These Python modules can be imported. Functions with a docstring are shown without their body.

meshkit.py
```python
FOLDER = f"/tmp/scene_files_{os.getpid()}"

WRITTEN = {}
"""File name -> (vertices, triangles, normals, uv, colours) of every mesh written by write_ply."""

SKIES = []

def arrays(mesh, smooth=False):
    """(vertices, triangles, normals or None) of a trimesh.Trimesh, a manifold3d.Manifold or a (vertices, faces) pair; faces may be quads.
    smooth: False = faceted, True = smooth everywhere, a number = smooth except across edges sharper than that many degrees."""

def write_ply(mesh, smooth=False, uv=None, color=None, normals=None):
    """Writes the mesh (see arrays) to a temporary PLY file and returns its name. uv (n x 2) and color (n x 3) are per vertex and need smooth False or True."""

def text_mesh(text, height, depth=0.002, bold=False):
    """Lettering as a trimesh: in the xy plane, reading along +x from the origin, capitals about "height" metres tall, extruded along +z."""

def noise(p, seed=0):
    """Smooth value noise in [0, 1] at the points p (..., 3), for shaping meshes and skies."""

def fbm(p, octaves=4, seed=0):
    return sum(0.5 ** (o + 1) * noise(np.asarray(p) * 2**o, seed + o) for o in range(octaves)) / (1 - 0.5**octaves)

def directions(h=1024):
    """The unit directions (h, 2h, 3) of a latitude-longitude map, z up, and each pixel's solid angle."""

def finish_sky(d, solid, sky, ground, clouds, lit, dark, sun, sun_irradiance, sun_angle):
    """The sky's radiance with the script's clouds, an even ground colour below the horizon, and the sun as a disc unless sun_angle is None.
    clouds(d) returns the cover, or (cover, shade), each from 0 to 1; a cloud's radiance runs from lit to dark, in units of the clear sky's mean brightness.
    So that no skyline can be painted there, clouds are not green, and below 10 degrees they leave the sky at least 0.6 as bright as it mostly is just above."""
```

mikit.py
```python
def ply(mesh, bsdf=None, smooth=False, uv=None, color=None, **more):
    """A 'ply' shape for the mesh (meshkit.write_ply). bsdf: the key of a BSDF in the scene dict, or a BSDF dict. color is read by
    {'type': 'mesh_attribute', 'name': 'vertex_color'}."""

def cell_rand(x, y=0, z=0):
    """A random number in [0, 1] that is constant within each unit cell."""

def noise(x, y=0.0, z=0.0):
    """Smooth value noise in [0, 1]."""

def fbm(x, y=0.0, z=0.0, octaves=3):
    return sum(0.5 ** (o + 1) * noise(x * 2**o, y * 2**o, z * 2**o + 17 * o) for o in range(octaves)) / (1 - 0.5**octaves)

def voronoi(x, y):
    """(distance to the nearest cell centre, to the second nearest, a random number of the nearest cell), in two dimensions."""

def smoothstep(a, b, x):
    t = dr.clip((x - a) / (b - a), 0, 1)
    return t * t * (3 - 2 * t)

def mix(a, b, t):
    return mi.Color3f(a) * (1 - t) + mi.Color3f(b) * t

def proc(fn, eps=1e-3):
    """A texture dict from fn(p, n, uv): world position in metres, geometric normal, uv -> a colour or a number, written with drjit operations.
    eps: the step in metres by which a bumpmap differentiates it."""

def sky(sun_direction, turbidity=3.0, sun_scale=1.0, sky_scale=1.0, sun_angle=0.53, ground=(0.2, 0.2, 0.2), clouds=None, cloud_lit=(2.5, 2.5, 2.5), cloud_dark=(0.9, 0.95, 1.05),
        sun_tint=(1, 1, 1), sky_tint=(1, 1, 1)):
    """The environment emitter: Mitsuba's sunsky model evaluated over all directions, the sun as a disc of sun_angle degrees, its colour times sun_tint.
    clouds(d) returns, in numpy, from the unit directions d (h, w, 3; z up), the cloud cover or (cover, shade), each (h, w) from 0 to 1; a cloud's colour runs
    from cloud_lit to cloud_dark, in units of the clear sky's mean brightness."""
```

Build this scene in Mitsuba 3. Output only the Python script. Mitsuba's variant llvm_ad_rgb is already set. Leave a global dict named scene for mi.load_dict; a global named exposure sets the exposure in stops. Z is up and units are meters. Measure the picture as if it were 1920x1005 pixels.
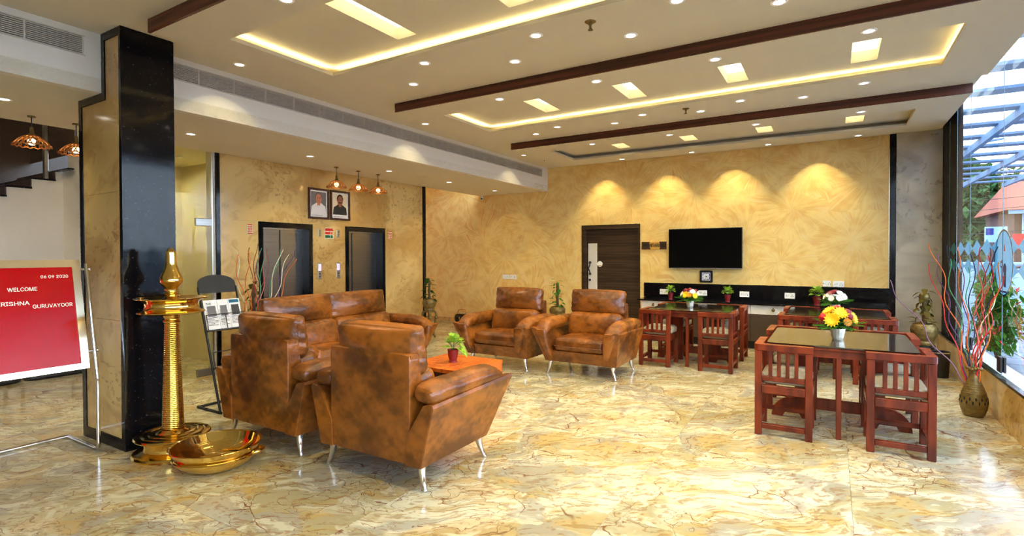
import math, random
import numpy as np, trimesh, mitsuba as mi, drjit as dr, mikit, meshkit
from mikit import proc, noise, fbm, smoothstep, mix, cell_rand
import manifold3d as m3
from shapely.geometry import Polygon, box as sbox, Point
from shapely.ops import unary_union
T = mi.ScalarTransform4f
PI = math.pi
scene, labels = {}, {}
# ---------------------------------------------------------------- camera, sky, exposure, lamp strengths
F, YAW, PITCH, ROLL, CX, CY = 992.777, 0.54557, -0.01454, -0.00336, 960.0, 492.559
_fw = np.array([-math.sin(YAW)*math.cos(PITCH), math.cos(YAW)*math.cos(PITCH), math.sin(PITCH)])
_rt = np.array([math.cos(YAW), math.sin(YAW), 0]); _up = np.cross(_rt, _fw)
_r = _rt*math.cos(ROLL) + _up*math.sin(ROLL); _u = -_rt*math.sin(ROLL) + _up*math.cos(ROLL)
_M = np.eye(4); _M[:3, 0], _M[:3, 1], _M[:3, 2], _M[:3, 3] = -_r, _u, _fw, [0, 0, 1.5]
scene['camera'] = {'type': 'perspective', 'fov': 2*math.degrees(math.atan(960/F)), 'fov_axis': 'x', 'near_clip': 0.05, 'far_clip': 500.0,
                   'principal_point_offset_x': 0.0, 'principal_point_offset_y': (502.5-CY)/1005, 'to_world': T(_M.tolist())}
def _clouds(d):
    n = meshkit.fbm(np.stack([d[..., 0]*3, d[..., 1]*3, d[..., 2]*6], -1), 4, 3)
    return np.ones(d.shape[:2])*0.93, np.clip(n*1.2-0.2, 0, 1)*0.5
SKY = 13.0
scene['sky'] = mikit.sky((-0.5, 0.3, 0.8), turbidity=4, sun_scale=0.0, sky_scale=SKY, ground=(0.25, 0.27, 0.3), clouds=_clouds, cloud_lit=(1.9, 2.35, 2.9), cloud_dark=(1.5, 1.9, 2.5))
scene['sky']['sampling_weight'] = 7.0
exposure = 0.95
SPOT, COVE, SLOT, LENS = 2.0, 20.0, 2.4, 5.0
WARM = (1.0, 0.87, 0.53)
# ---------------------------------------------------------------- helpers
def rgb(*c): return {'type': 'rgb', 'value': [float(x) for x in c]}
def lin(r, g, b): return tuple((x/255/12.92 if x/255 < .04045 else ((x/255+.055)/1.055)**2.4) for x in (r, g, b))
def mat(name, color, rough=.5, metal=0, spec=.5, cc=0, two=True, bump=None, sheen=0, **k):
    col = color if isinstance(color, dict) else rgb(*color)
    b = {'type': 'principled', 'base_color': col, 'roughness': rough, 'metallic': float(metal), 'specular': float(spec), **k}
    if cc: b['clearcoat'] = float(cc); b['clearcoat_gloss'] = .9
    if sheen: b['sheen'] = float(sheen)
    if bump: b = {'type': 'bumpmap', 'arbitrary': bump[0], 'scale': bump[1], 'bsdf': b}
    scene[name] = {'type': 'twosided', 'bsdf': b} if two else b
    return name
def gloss(name, color, alpha=.03, ior=1.5):
    col = color if isinstance(color, dict) else rgb(*color)
    scene[name] = {'type': 'twosided', 'bsdf': {'type': 'roughplastic', 'diffuse_reflectance': col, 'alpha': alpha, 'int_ior': ior, 'distribution': 'ggx'}}
    return name
def cat(*ms):
    ms = [m for x in ms for m in (x if isinstance(x, (list, tuple)) else [x])]
    return trimesh.util.concatenate(ms) if len(ms) > 1 else ms[0]
def bx(x0, x1, y0, y1, z0, z1, c=0.0):
    if c <= 0:
        m = trimesh.creation.box((x1-x0, y1-y0, z1-z0)); m.apply_translation([(x0+x1)/2, (y0+y1)/2, (z0+z1)/2]); return m
    pts = []
    for X, sx in ((x0, 1), (x1, -1)):
        for Y, sy in ((y0, 1), (y1, -1)):
            for Z, sz in ((z0, 1), (z1, -1)):
                pts += [(X, Y+sy*c, Z+sz*c), (X+sx*c, Y, Z+sz*c), (X+sx*c, Y+sy*c, Z)]
    return trimesh.convex.convex_hull(np.array(pts))
def cyl(x, y, z0, z1, r, n=20):
    m = trimesh.creation.cylinder(r, z1-z0, sections=n); m.apply_translation([x, y, (z0+z1)/2]); return m
def ball(x, y, z, r, s=2, sq=(1, 1, 1)):
    m = trimesh.creation.icosphere(s, r); m.apply_scale(sq); m.apply_translation([x, y, z]); return m
def lathe(prof, n=32, x=0, y=0, z=0):
    m = trimesh.creation.revolve(np.array(prof, float), sections=n); m.apply_translation([x, y, z]); return m
def ext(poly, h, axis='z', at=0.0):
    """extrudes a shapely polygon by h from at; axis x: poly is (y,z); axis y: poly is (x,z)"""
    gs = getattr(poly, 'geoms', [poly])
    m = cat([trimesh.creation.extrude_polygon(g, h, engine='earcut') for g in gs])
    v = m.vertices.copy()
    if axis == 'z': v = v + [0, 0, at]
    elif axis == 'x': v = np.stack([v[:, 2]+at, v[:, 0], v[:, 1]], 1)
    else: v = np.stack([v[:, 0], v[:, 2]+at, v[:, 1]], 1)
    m = trimesh.Trimesh(v, m.faces, process=False)
    if m.volume < 0: m.invert()
    return m
def tube(pts, rad, n=8, cap=True):
    p = np.asarray(pts, float); rad = np.broadcast_to(rad, (len(p),))
    t = np.gradient(p, axis=0); t /= np.linalg.norm(t, axis=1, keepdims=True)+1e-12
    a = np.array([1., 0, 0]) if abs(t[0][0]) < .8 else np.array([0, 1., 0])
    V = []
    for i in range(len(p)):
        a = a-t[i]*(a@t[i]); a /= np.linalg.norm(a); b = np.cross(t[i], a)
        th = np.arange(n)*2*PI/n
        V.append(p[i]+rad[i]*(np.cos(th)[:, None]*a+np.sin(th)[:, None]*b))
    V = np.vstack(V); Fc = []
    for i in range(len(p)-1):
        for j in range(n):
            q = [i*n+j, i*n+(j+1) % n, (i+1)*n+(j+1) % n, (i+1)*n+j]; Fc += [[q[0], q[1], q[2]], [q[0], q[2], q[3]]]
    if cap:
        V = np.vstack([V, p[0], p[-1]]); k = len(V)-2
        for j in range(n): Fc += [[k, (j+1) % n, j], [k+1, (len(p)-1)*n+j, (len(p)-1)*n+(j+1) % n]]
    return trimesh.Trimesh(V, Fc, process=False)
def spline(pts, n=24):
    from scipy.interpolate import CubicSpline
    p = np.asarray(pts, float); return CubicSpline(np.linspace(0, 1, len(p)), p)(np.linspace(0, 1, n))
def soft(hx, hy, hz, r, bul=(0, 0, 0), k=4, wr=0.0, seed=0, freq=9, pinch=0.0, endw=0.0):
    m = trimesh.creation.box((2, 2, 2))
    for _ in range(k): m = m.subdivide()
    u = np.array(m.vertices); h = np.array([hx, hy, hz]); p = u*h; c = np.clip(p, -(h-r), h-r); d = p-c; l = np.linalg.norm(d, axis=1, keepdims=True)
    nrm = np.where(l > 1e-9, d/np.maximum(l, 1e-9), 0); p = c+nrm*r
    for a in range(3):
        b, e = [(1, 2), (0, 2), (0, 1)][a]
        p[:, a] += np.sign(u[:, a])*np.abs(u[:, a])**2*bul[a]*(1-u[:, b]**2)*(1-u[:, e]**2)
    if pinch: p[:, 1] *= (1-pinch*np.abs(u[:, 0])**6); p[:, 2] *= (1-pinch*.25*np.abs(u[:, 0])**8)
    if wr or endw:
        w = meshkit.fbm(p*freq+seed*7.3, 3, seed)-.5
        e = np.abs(u[:, 0])**5; fold = np.sin(u[:, 2]*11+meshkit.noise(p*6+seed, seed)*5+u[:, 1]*2)*e
        p = p+nrm*(w*wr+fold*endw)[:, None]
    m = trimesh.Trimesh(p, m.faces, process=False); m.merge_vertices(); return m
def xf(m, loc=(0, 0, 0), rz=0.0, rx=0.0, ry=0.0, s=None):
    m = m.copy()
    if s is not None: m.apply_scale(s)
    for a, ax in ((rx, [1, 0, 0]), (ry, [0, 1, 0]), (rz, [0, 0, 1])):
        if a: m.apply_transform(trimesh.transformations.rotation_matrix(a, ax))
    m.apply_translation(loc); return m
def numbered(k):
    if k not in _used: _used[k] = 0; return k
    _used[k] += 1; return f'{k}_{_used[k]:03d}'
_used = {}
def thing(name, label, category, group=None, kind=None):
    k = numbered(name); labels[k] = {'label': label, 'category': category}
    if group: labels[k]['group'] = group
    if kind: labels[k]['kind'] = kind
    return k
def P(parent, name, mesh, m, smooth=False, label=None, kind=None, **more):
    k = numbered(f'{parent}__{name}' if parent else name)
    scene[k] = mikit.ply(mesh, m, smooth, **more) if not isinstance(mesh, dict) else {**mesh, **more}
    if label or kind: labels[k] = {a: b for a, b in (('label', label), ('kind', kind)) if b}
    return k
def solo(name, mesh, m, label, category, group=None, smooth=False, kind=None, **more):
    k = thing(name, label, category, group, kind); scene[k] = mikit.ply(mesh, m, smooth, **more); return k
def struct(name, mesh, m, smooth=False, label=None):
    k = numbered(name); scene[k] = mikit.ply(mesh, m, smooth); labels[k] = {'kind': 'structure'}
    if label: labels[k]['label'] = label
    return k
def copies(root, builder_parts, to_world, label, category, group=None):
    """a further copy of a thing: the same ply dicts under a new key with its own to_world"""
    r = thing(root, label, category, group)
    for sub, d, lab in builder_parts:
        k = numbered(f'{r}__{sub}'); scene[k] = {**d, 'to_world': to_world}
        if lab: labels[k] = {'label': lab}
    return r
def emit(col, s, w=None):
    e = {'type': 'area', 'radiance': rgb(*[c*s for c in col])}
    if w is not None: e['sampling_weight'] = float(w)
    return e
# ---------------------------------------------------------------- materials
def n3(p, f, o=3): return fbm(p.x*f, p.y*f, p.z*f, o)
def ridge(x, w): return 1-smoothstep(0.0, w, dr.abs(x-.5))
def floor_tex(p, n, uv):
    tx, ty = dr.floor((p.x+1.10)/1.2), dr.floor((p.y-2.877)/1.2)
    k = cell_rand(tx, ty, 5)
    u, v = p.x*1.3+k*31.7, p.y*1.3+k*17.3
    a, b = u*.80+v*.6, -u*.6+v*.80
    wx, wy = fbm(u*1.5, v*1.5, 2.0, 5)-.5, fbm(u*1.5+40, v*1.5, 7.0, 5)-.5
    base = fbm(a*1.4+wx*2.4, b*2.6+wy*2.4, 1.0, 5)
    streak = fbm(a*4+wx*7, b*13+wy*9, 4.0, 5)
    fine = fbm(a*16+wx*12, b*40+wy*14, 44.0, 4)
    og = smoothstep(.52, .66, fbm(a*2.2+wy*3, b*3.6+wx*3, 9.0, 4))
    gy = smoothstep(.55, .66, fbm(a*2.4+9+wx*2, b*3.4+wy*3, 3.0, 4))
    c = mix(lin(162, 152, 118), lin(200, 194, 168), smoothstep(.34, .64, base))
    c = mix(c, lin(166, 142, 82), smoothstep(.48, .68, streak)*.5)
    c = mix(c, lin(192, 148, 62), og*.32)
    c = mix(c, lin(150, 146, 136), gy*.65)
    c = mix(c, lin(208, 204, 178), smoothstep(.56, .70, fbm(a*5+wx*8, b*11+wy*8, 61.0, 4))*.55)
    c = mix(c, lin(136, 100, 50), smoothstep(.55, .70, fine)*.55)
    d1, d2, k1 = mikit.voronoi(a*1.7+wx*1.3, b*2.6+wy*1.3)
    e1 = (1-smoothstep(.0, .028, d2-d1))*smoothstep(.50, .60, fbm(u*1.1, v*1.1, 21.0, 3))
    d3, d4, k2 = mikit.voronoi(a*6+wx*5, b*11+wy*5)
    e2 = (1-smoothstep(.0, .07, d4-d3))*smoothstep(.52, .64, fbm(u*1.9, v*1.9, 27.0, 3))
    v1 = ridge(fbm(u*1.6+wx*3.0, v*1.6+wy*3.0, 11.0, 5), .007)*smoothstep(.42, .58, fbm(u*1.3, v*1.3, 51.0, 2))
    return mix(c, lin(112, 62, 24), dr.clip(e1*.95+e2*.75+v1*.85, 0, .92))
gloss('mat_floor_tile', proc(floor_tex), .018, 1.55)
mat('mat_grout', lin(150, 130, 90), .7)
def beige_marble(p, n, uv):
    u = p.x*.7+p.y; v = p.z
    w = n3(p, 1.3, 4)-.5
    b = fbm(u*1.6+w*3, v*1.6+w*2, 3.0, 5); s = fbm(u*8+w*9, v*8+w*7, 8.0, 4); t = fbm(u*26+w*12, v*26, 5.0, 3)
    c = mix(lin(182, 142, 80), lin(214, 180, 114), smoothstep(.32, .68, b))
    c = mix(c, lin(176, 128, 58), smoothstep(.52, .72, s)*.4)
    v1 = ridge(fbm(u*2.2+w*4, v*2.2+w*5, 13.0, 4), .018)*smoothstep(.5, .62, fbm(u*1.4, v*1.4, 22.0, 2))
    c = mix(c, lin(126, 82, 34), v1*.35)
    return mix(c, lin(160, 115, 58), smoothstep(.60, .74, t)*smoothstep(.45, .6, fbm(u*2, v*2, 41.0, 3))*.55)
gloss('mat_beige_marble', proc(beige_marble), .02, 1.5)
def grey_marble(p, n, uv):
    u = p.x+p.y; v = p.z; w = n3(p, 1.6, 4)-.5
    b = fbm(u*2.2+w*3, v*2.2, 3.0, 5); t = fbm(u*16+w*9, v*16, 5.0, 3)
    c = mix(lin(176, 166, 146), lin(214, 206, 188), smoothstep(.3, .7, b))
    return mix(c, lin(122, 108, 84), smoothstep(.60, .72, t)*smoothstep(.42, .58, fbm(u*2, v*2, 41.0, 3))*.45)
gloss('mat_grey_marble', proc(grey_marble), .05, 1.5)
def fan_centre(u, v):
    best, bu, bv, bk = mi.Float(9), mi.Float(0), mi.Float(0), mi.Float(0)
    for i in (-1, 0, 1):
        for j in (-1, 0, 1):
            cx, cy = dr.floor(u)+i, dr.floor(v)+j
            px, py = cx+cell_rand(cx, cy, 1), cy+cell_rand(cx, cy, 2)
            d = dr.sqrt(dr.square(px-u)+dr.square(py-v)); on = d < best
            best = dr.select(on, d, best); bu = dr.select(on, u-px, bu); bv = dr.select(on, v-py, bv); bk = dr.select(on, cell_rand(cx, cy, 3), bk)
    return best, dr.atan2(bv, bu), bk
def fan_height(p):
    w = n3(p, 1.4, 3)-.5
    d, a, k = fan_centre(p.x*1.15+w*.5, p.z*1.15+w*.5)
    s = noise(dr.cos(a)*9+k*50, dr.sin(a)*9, d*1.6)
    t = noise(dr.cos(a)*24+k*50, dr.sin(a)*24, d*2.2)
    return s*.6+t*.4
def plaster(p, n, uv):
    h = fan_height(p); b = n3(p, 1.0, 4); z = n3(p, 7.0, 4)
    c = mix(lin(220, 178, 98), lin(236, 205, 132), smoothstep(.30, .66, h*.5+z*.5))
    c = mix(c, lin(208, 146, 66), smoothstep(.58, .76, h)*smoothstep(.42, .62, b)*.6)
    return mix(c, lin(244, 218, 162), smoothstep(.34, .24, h)*.5)
mat('mat_plaster', proc(plaster), .38, spec=.35, bump=(proc(lambda p, n, uv: fan_height(p), 4e-3), .004))
mat('mat_white', lin(222, 216, 204), .6, spec=.2)
mat('mat_ceiling', lin(200, 190, 166), .75, spec=.15)
mat('mat_offwhite', lin(206, 198, 184), .6)
mat('mat_beige_paint', lin(198, 184, 142), .6)
mat('mat_dark_brown', lin(46, 30, 18), .35)
def granite(p, n, uv): return mix((.003, .003, .004), (.06, .06, .065), smoothstep(.86, .9, n3(p, 90, 1)))
gloss('mat_black_granite', proc(granite), .006, 1.34)
def beam_wood(p, n, uv):
    g = fbm(p.x*1.2, p.y*30, p.z*30, 3); return mix(lin(58, 26, 14), lin(96, 44, 24), smoothstep(.3, .7, g))
mat('mat_beam_wood', proc(beam_wood), .4)
def door_wood(p, n, uv):
    g = fbm(p.x*2.0, p.y*3, p.z*42, 3); return mix(lin(38, 24, 12), lin(60, 40, 22), smoothstep(.3, .7, g))
mat('mat_door_wood', proc(door_wood), .45)
def leather(p, n, uv):
    b = n3(p, 5.0, 4); s = n3(p, 22, 3)
    c = mix(lin(82, 42, 11), lin(146, 82, 25), smoothstep(.30, .70, b*.7+s*.3))
    return mix(c, lin(62, 28, 9), smoothstep(.50, .75, n3(p, 2.3, 3))*.5)
mat('mat_leather', proc(leather), .27, spec=.5, cc=.2, bump=(proc(lambda p, n, uv: n3(p, 34, 3), 2e-3), .0035))
mat('mat_seam', lin(120, 76, 50), .5)
def red_wood(p, n, uv):
    g = fbm(p.x*14, p.y*14, p.z*3.0, 3); return mix(lin(78, 21, 5), lin(116, 39, 9), smoothstep(.3, .7, g))
mat('mat_red_wood', proc(red_wood), .3, spec=.4, cc=.2)
def table_wood(p, n, uv):
    sx, sy = dr.floor(p.x*9), dr.floor(p.y*9); par = cell_rand(sx, sy, 2)
    g = dr.select(par > .5, fbm(p.x*60, p.y*6, 1.0, 3), fbm(p.x*6, p.y*60, 1.0, 3))
    return mix(lin(150, 62, 16), lin(196, 96, 32), smoothstep(.3, .7, g)*.8+par*.2)
mat('mat_coffee_wood', proc(table_wood), .3, cc=.3)
mat('mat_coffee_dark', lin(58, 34, 18), .4)
gloss('mat_dark_glass', lin(34, 22, 15), .006, 2.3)
mat('mat_chrome', (.82, .82, .84), .06, metal=1)
mat('mat_steel', proc(lambda p, n, uv: mix((.24, .22, .20), (.36, .34, .31), noise(p.x*2, p.y*2, p.z*160))), .24, metal=1)
mat('mat_satin', (.62, .60, .55), .25, metal=1)
mat('mat_gold_plate', lin(196, 146, 66), .35)
mat('mat_cup', (.80, .74, .60), .25, metal=.6)
mat('mat_gold_trim', (.62, .54, .38), .16, metal=1)
mat('mat_brass', proc(lambda p, n, uv: mix((.80, .52, .13), (.95, .68, .22), n3(p, 12, 2))), .075, metal=1)
mat('mat_copper', (.72, .33, .12), .3, metal=1)
mat('mat_bronze', proc(lambda p, n, uv: mix(lin(78, 62, 30), lin(150, 126, 70), n3(p, 30, 3))), .42, metal=.55)
mat('mat_black_metal', (.012, .012, .012), .4)
mat('mat_black_plastic', (.01, .01, .011), .25)
gloss('mat_screen', (.0015, .0015, .002), .01, 1.22)
mat('mat_grille', lin(196, 190, 178), .5)
mat('mat_void', (.006, .006, .006), .9)
mat('mat_socket', lin(238, 236, 230), .35)
mat('mat_slot', (.02, .02, .02), .8)
mat('mat_drawer', lin(226, 220, 206), .4)
mat('mat_taupe', lin(74, 58, 44), .45)
mat('mat_cushion', proc(lambda p, n, uv: mix(lin(148, 136, 112), lin(178, 166, 142), n3(p, 24, 3))), .5)
mat('mat_paper', lin(232, 228, 220), .7)
mat('mat_ink', lin(70, 66, 62), .8)
gloss('mat_red_board', lin(186, 6, 14), .02, 1.3)
mat('mat_red_pot', lin(132, 26, 28), .45)
mat('mat_soil', lin(50, 36, 24), .9)
mat('mat_coir', proc(lambda p, n, uv: mix(lin(62, 44, 22), lin(112, 88, 48), n3(p, 60, 3))), .9)
mat('mat_white_letter', lin(240, 232, 205), .5)
mat('mat_skin', lin(150, 88, 58), .6)
mat('mat_skin_light', lin(186, 118, 84), .6)
mat('mat_hair', lin(34, 28, 26), .6)
mat('mat_hair_grey', lin(92, 84, 80), .6)
mat('mat_frame_wood', lin(52, 18, 14), .35)
mat('mat_cream', lin(226, 214, 178), .6)
mat('mat_grey_print', lin(112, 106, 104), .6)
mat('mat_dark_shirt', lin(36, 36, 30), .6)
mat('mat_sign_red', lin(196, 34, 26), .5); mat('mat_sign_green', lin(20, 92, 58), .5); mat('mat_sign_orange', lin(214, 110, 60), .5)
mat('mat_blue', lin(26, 34, 120), .4)
for nm, c in dict(red=(206, 40, 44), orange=(222, 104, 34), cream=(232, 222, 196), green=(70, 150, 104), purple=(92, 48, 104), pink=(214, 104, 96), brown=(120, 62, 34), navy=(34, 34, 74), violet=(126, 84, 110)).items():
    mat('mat_stick_'+nm, lin(*c), .5)
for nm, c in dict(yellow=(246, 190, 8), white=(244, 238, 226), maroon=(120, 12, 28), rose=(190, 20, 32), amber=(206, 130, 10)).items(): mat('mat_petal_'+nm, lin(*c), .6)
def leafmat(name, a, b):
    scene[name] = {'type': 'principledthin', 'base_color': proc(lambda p, n, uv: mix(a, b, n3(p, 28, 2))), 'roughness': .4, 'diff_trans': .5, 'spec_trans': 0.0}
leafmat('mat_leaf_bright', lin(96, 150, 34), lin(186, 214, 88)); leafmat('mat_leaf_green', lin(34, 82, 26), lin(90, 146, 52))
leafmat('mat_leaf_dark', lin(20, 50, 18), lin(56, 92, 34)); leafmat('mat_leaf_tree', lin(46, 84, 46), lin(96, 138, 88)); leafmat('mat_leaf_rust', lin(110, 62, 26), lin(92, 104, 50)); leafmat('mat_leaf_olive', lin(58, 56, 22), lin(96, 84, 36))
mat('mat_stem', lin(70, 90, 40), .6)
scene['mat_glass'] = {'type': 'thindielectric', 'int_ior': 1.16}
mat('mat_joint', lin(120, 150, 172), .4)
mat('mat_sill', lin(170, 174, 178), .5)
mat('mat_column', (.006, .008, .016), .5, spec=.15)
scene['mat_door_glass'] = {'type': 'thindielectric', 'int_ior': 1.22, 'specular_transmittance': rgb(.80, .86, .72)}
scene['mat_frosted'] = {'type': 'principledthin', 'base_color': rgb(.12, .34, .46), 'roughness': .6, 'diff_trans': 1.2, 'spec_trans': 0.0}
scene['mat_void_light'] = {'type': 'diffuse', 'reflectance': rgb(.6, .6, .6)}
# ---------------------------------------------------------------- room shell
XW, XB, XR, YB, ZC, ZP, ZS = -6.594, -4.95, 1.265, 9.56, 3.25, 3.155, 2.79
fl = struct('floor', bx(-11.2, 1.30, -5.2, 9.7, -.12, -.012), 'mat_grout')
for i in range(-8, 3):
    for j in range(-7, 6):
        x0, y0 = -1.10+1.2*i, 2.877+1.2*j
        x1, y1 = min(x0+1.2, 1.268), min(y0+1.2, 9.558)
        x0, y0 = max(x0, -11.1), max(y0, -5.0)
        if x1-x0 > .05 and y1-y0 > .05: P(fl, 'tile', bx(x0+.0008, x1-.0008, y0+.0008, y1-.0008, -.012, 0), 'mat_floor_tile')
# back wall with the door opening
back = Polygon([(-8.7, 0), (1.312, 0), (1.312, 3.6), (-8.7, 3.6)]).difference(sbox(-4.204, -.01, -3.04, 2.07))
wb = struct('wall_back', ext(back, .2, 'y', YB), 'mat_plaster')
P(wb, 'marble_panel', bx(.781, 1.311, YB-.022, YB, .399, ZC), 'mat_grey_marble')
P(wb, 'marble_panel', bx(.781, 1.263, YB-.022, YB, .0, .3985), 'mat_grey_marble')
P(wb, 'granite_strip', bx(.704, .780, YB-.026, YB, .0, ZC), 'mat_black_granite')
P(wb, 'gold_edge', bx(.692, .703, YB-.02, YB, .99, ZC), 'mat_gold_trim')
struct('baseboard_back', bx(-8.6, -4.25, YB-.014, YB, 0, .09), 'mat_beige_marble')
# lift wall
lw = Polygon([(3.72, 0), (7.64, 0), (7.64, 3.3), (3.72, 3.3)])
for a, b in ((4.309, 5.166), (5.787, 6.647)): lw = lw.difference(sbox(a, -.01, b, 1.962))
wl = struct('wall_left', ext(lw, .16, 'x', XW-.172), 'mat_offwhite')
ys = [3.795, 4.309, 5.166, 5.787, 6.647, 7.632]
for k in range(5):
    for z0, z1 in ((0, 1.962), (1.962, ZS-.001)):
        if k in (1, 3) and z0 == 0: continue
        P(wl, 'marble_slab', bx(XW-.012, XW, ys[k]+.0007, ys[k+1]-.0007, z0+.0007, z1-.0007), 'mat_beige_marble')
P(wl, 'granite_strip', bx(XW-.012, XW+.012, 3.74, 3.787, 0, ZS-.001), 'mat_black_granite')
P(wl, 'granite_strip', bx(XW-.172, XW+.014, 7.641, 7.706, 0, ZS-.001), 'mat_black_granite')
# alcove beyond the lift wall and room behind the glass door
struct('wall_alcove', cat(bx(-8.75, -8.6, 7.4, 9.55, 0, 3.5), bx(-8.6, -6.77, 7.45, 7.6, 0, 3.5), bx(-8.75, -6.61, 7.4, 9.7, 3.5, 3.6)), 'mat_plaster')
struct('wall_office', cat(bx(-8.45, -8.3, 3.3, 4.6, 0, 3.0), bx(-8.3, -6.77, 4.2, 4.3, 0, 3.0), bx(-8.45, -6.6, 3.16, 4.6, 2.82, 2.95)), 'mat_beige_paint')
scene['light_office'] = {'type': 'spot', 'to_world': T().look_at([-7.4, 3.72, 2.80], [-7.45, 3.72, 0], [0, 1, 0]), 'intensity': rgb(6.5, 5.6, 3.8), 'cutoff_angle': 80.0, 'beam_width': 60.0, 'sampling_weight': .6}
of = thing('downlight', 'recessed round downlight inside the room behind the glass door', 'ceiling light')
P(of, 'lens', cyl(-7.4, 3.72, 2.806, 2.8195, .045, 20), 'mat_white')
scene['light_stairwell'] = {'type': 'spot', 'to_world': T().look_at([-7.6, 1.2, 5.0], [-8.6, 1.6, 0], [0, 1, 0]), 'intensity': rgb(13, 11, 8), 'cutoff_angle': 70.0, 'beam_width': 50.0, 'sampling_weight': .8}
sw = thing('downlight', 'recessed round downlight high in the stairwell', 'ceiling light')
P(sw, 'lens', cyl(-7.6, 1.2, 5.16, 5.19, .06, 20), 'mat_white')
# stairwell side
def zst(y): return 2.43+.5154*(y-2.543)
st = [(-5, 0)]
ylist = [3.066-.2615*i for i in range(30)]
top = [(3.14, 2.698)]
for i in range(0, 19):
    y = 3.066-.2615*i; z = 2.698-.134*i
    if z < .1: break
    top += [(y, z), (y, z-.134)]
top += [(top[-1][0]-.25, 0)]
stair = Polygon([(3.1505, 0), (3.1505, 2.698)]+top)
ws = struct('wall_stair', cat(ext(stair, .12, 'x', -9.52), ext(Polygon([(-9.4, 0), (-6.6, 0), (-6.6, 3.3), (-9.0, 3.3), (-9.0, 3.0), (-9.22, 3.0), (-9.22, 2.70), (-9.4, 2.70)]), .12, 'y', 3.15)), 'mat_offwhite')
stc = thing('staircase', 'staircase with dark granite treads rising behind a white side wall', 'staircase')
for i in range(0, 19):
    y = 3.066-.2615*i; z = 2.698-.134*i
    if z < .2: break
    P(stc, 'tread', bx(-10.9, -9.385, y-.2615-.012, y+.0, z-.134, z-.134+.022), 'mat_black_granite')
    P(stc, 'riser', bx(-10.9, -9.41, y-.012, y, z-.134+.022, z-.001), 'mat_dark_brown')
P(stc, 'landing', bx(-10.9, -9.0, 3.07, 3.14, 2.70, 2.72), 'mat_black_granite')
rl = thing('stair_railing', 'frameless glass railing with a steel post on the staircase', 'railing')
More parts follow.
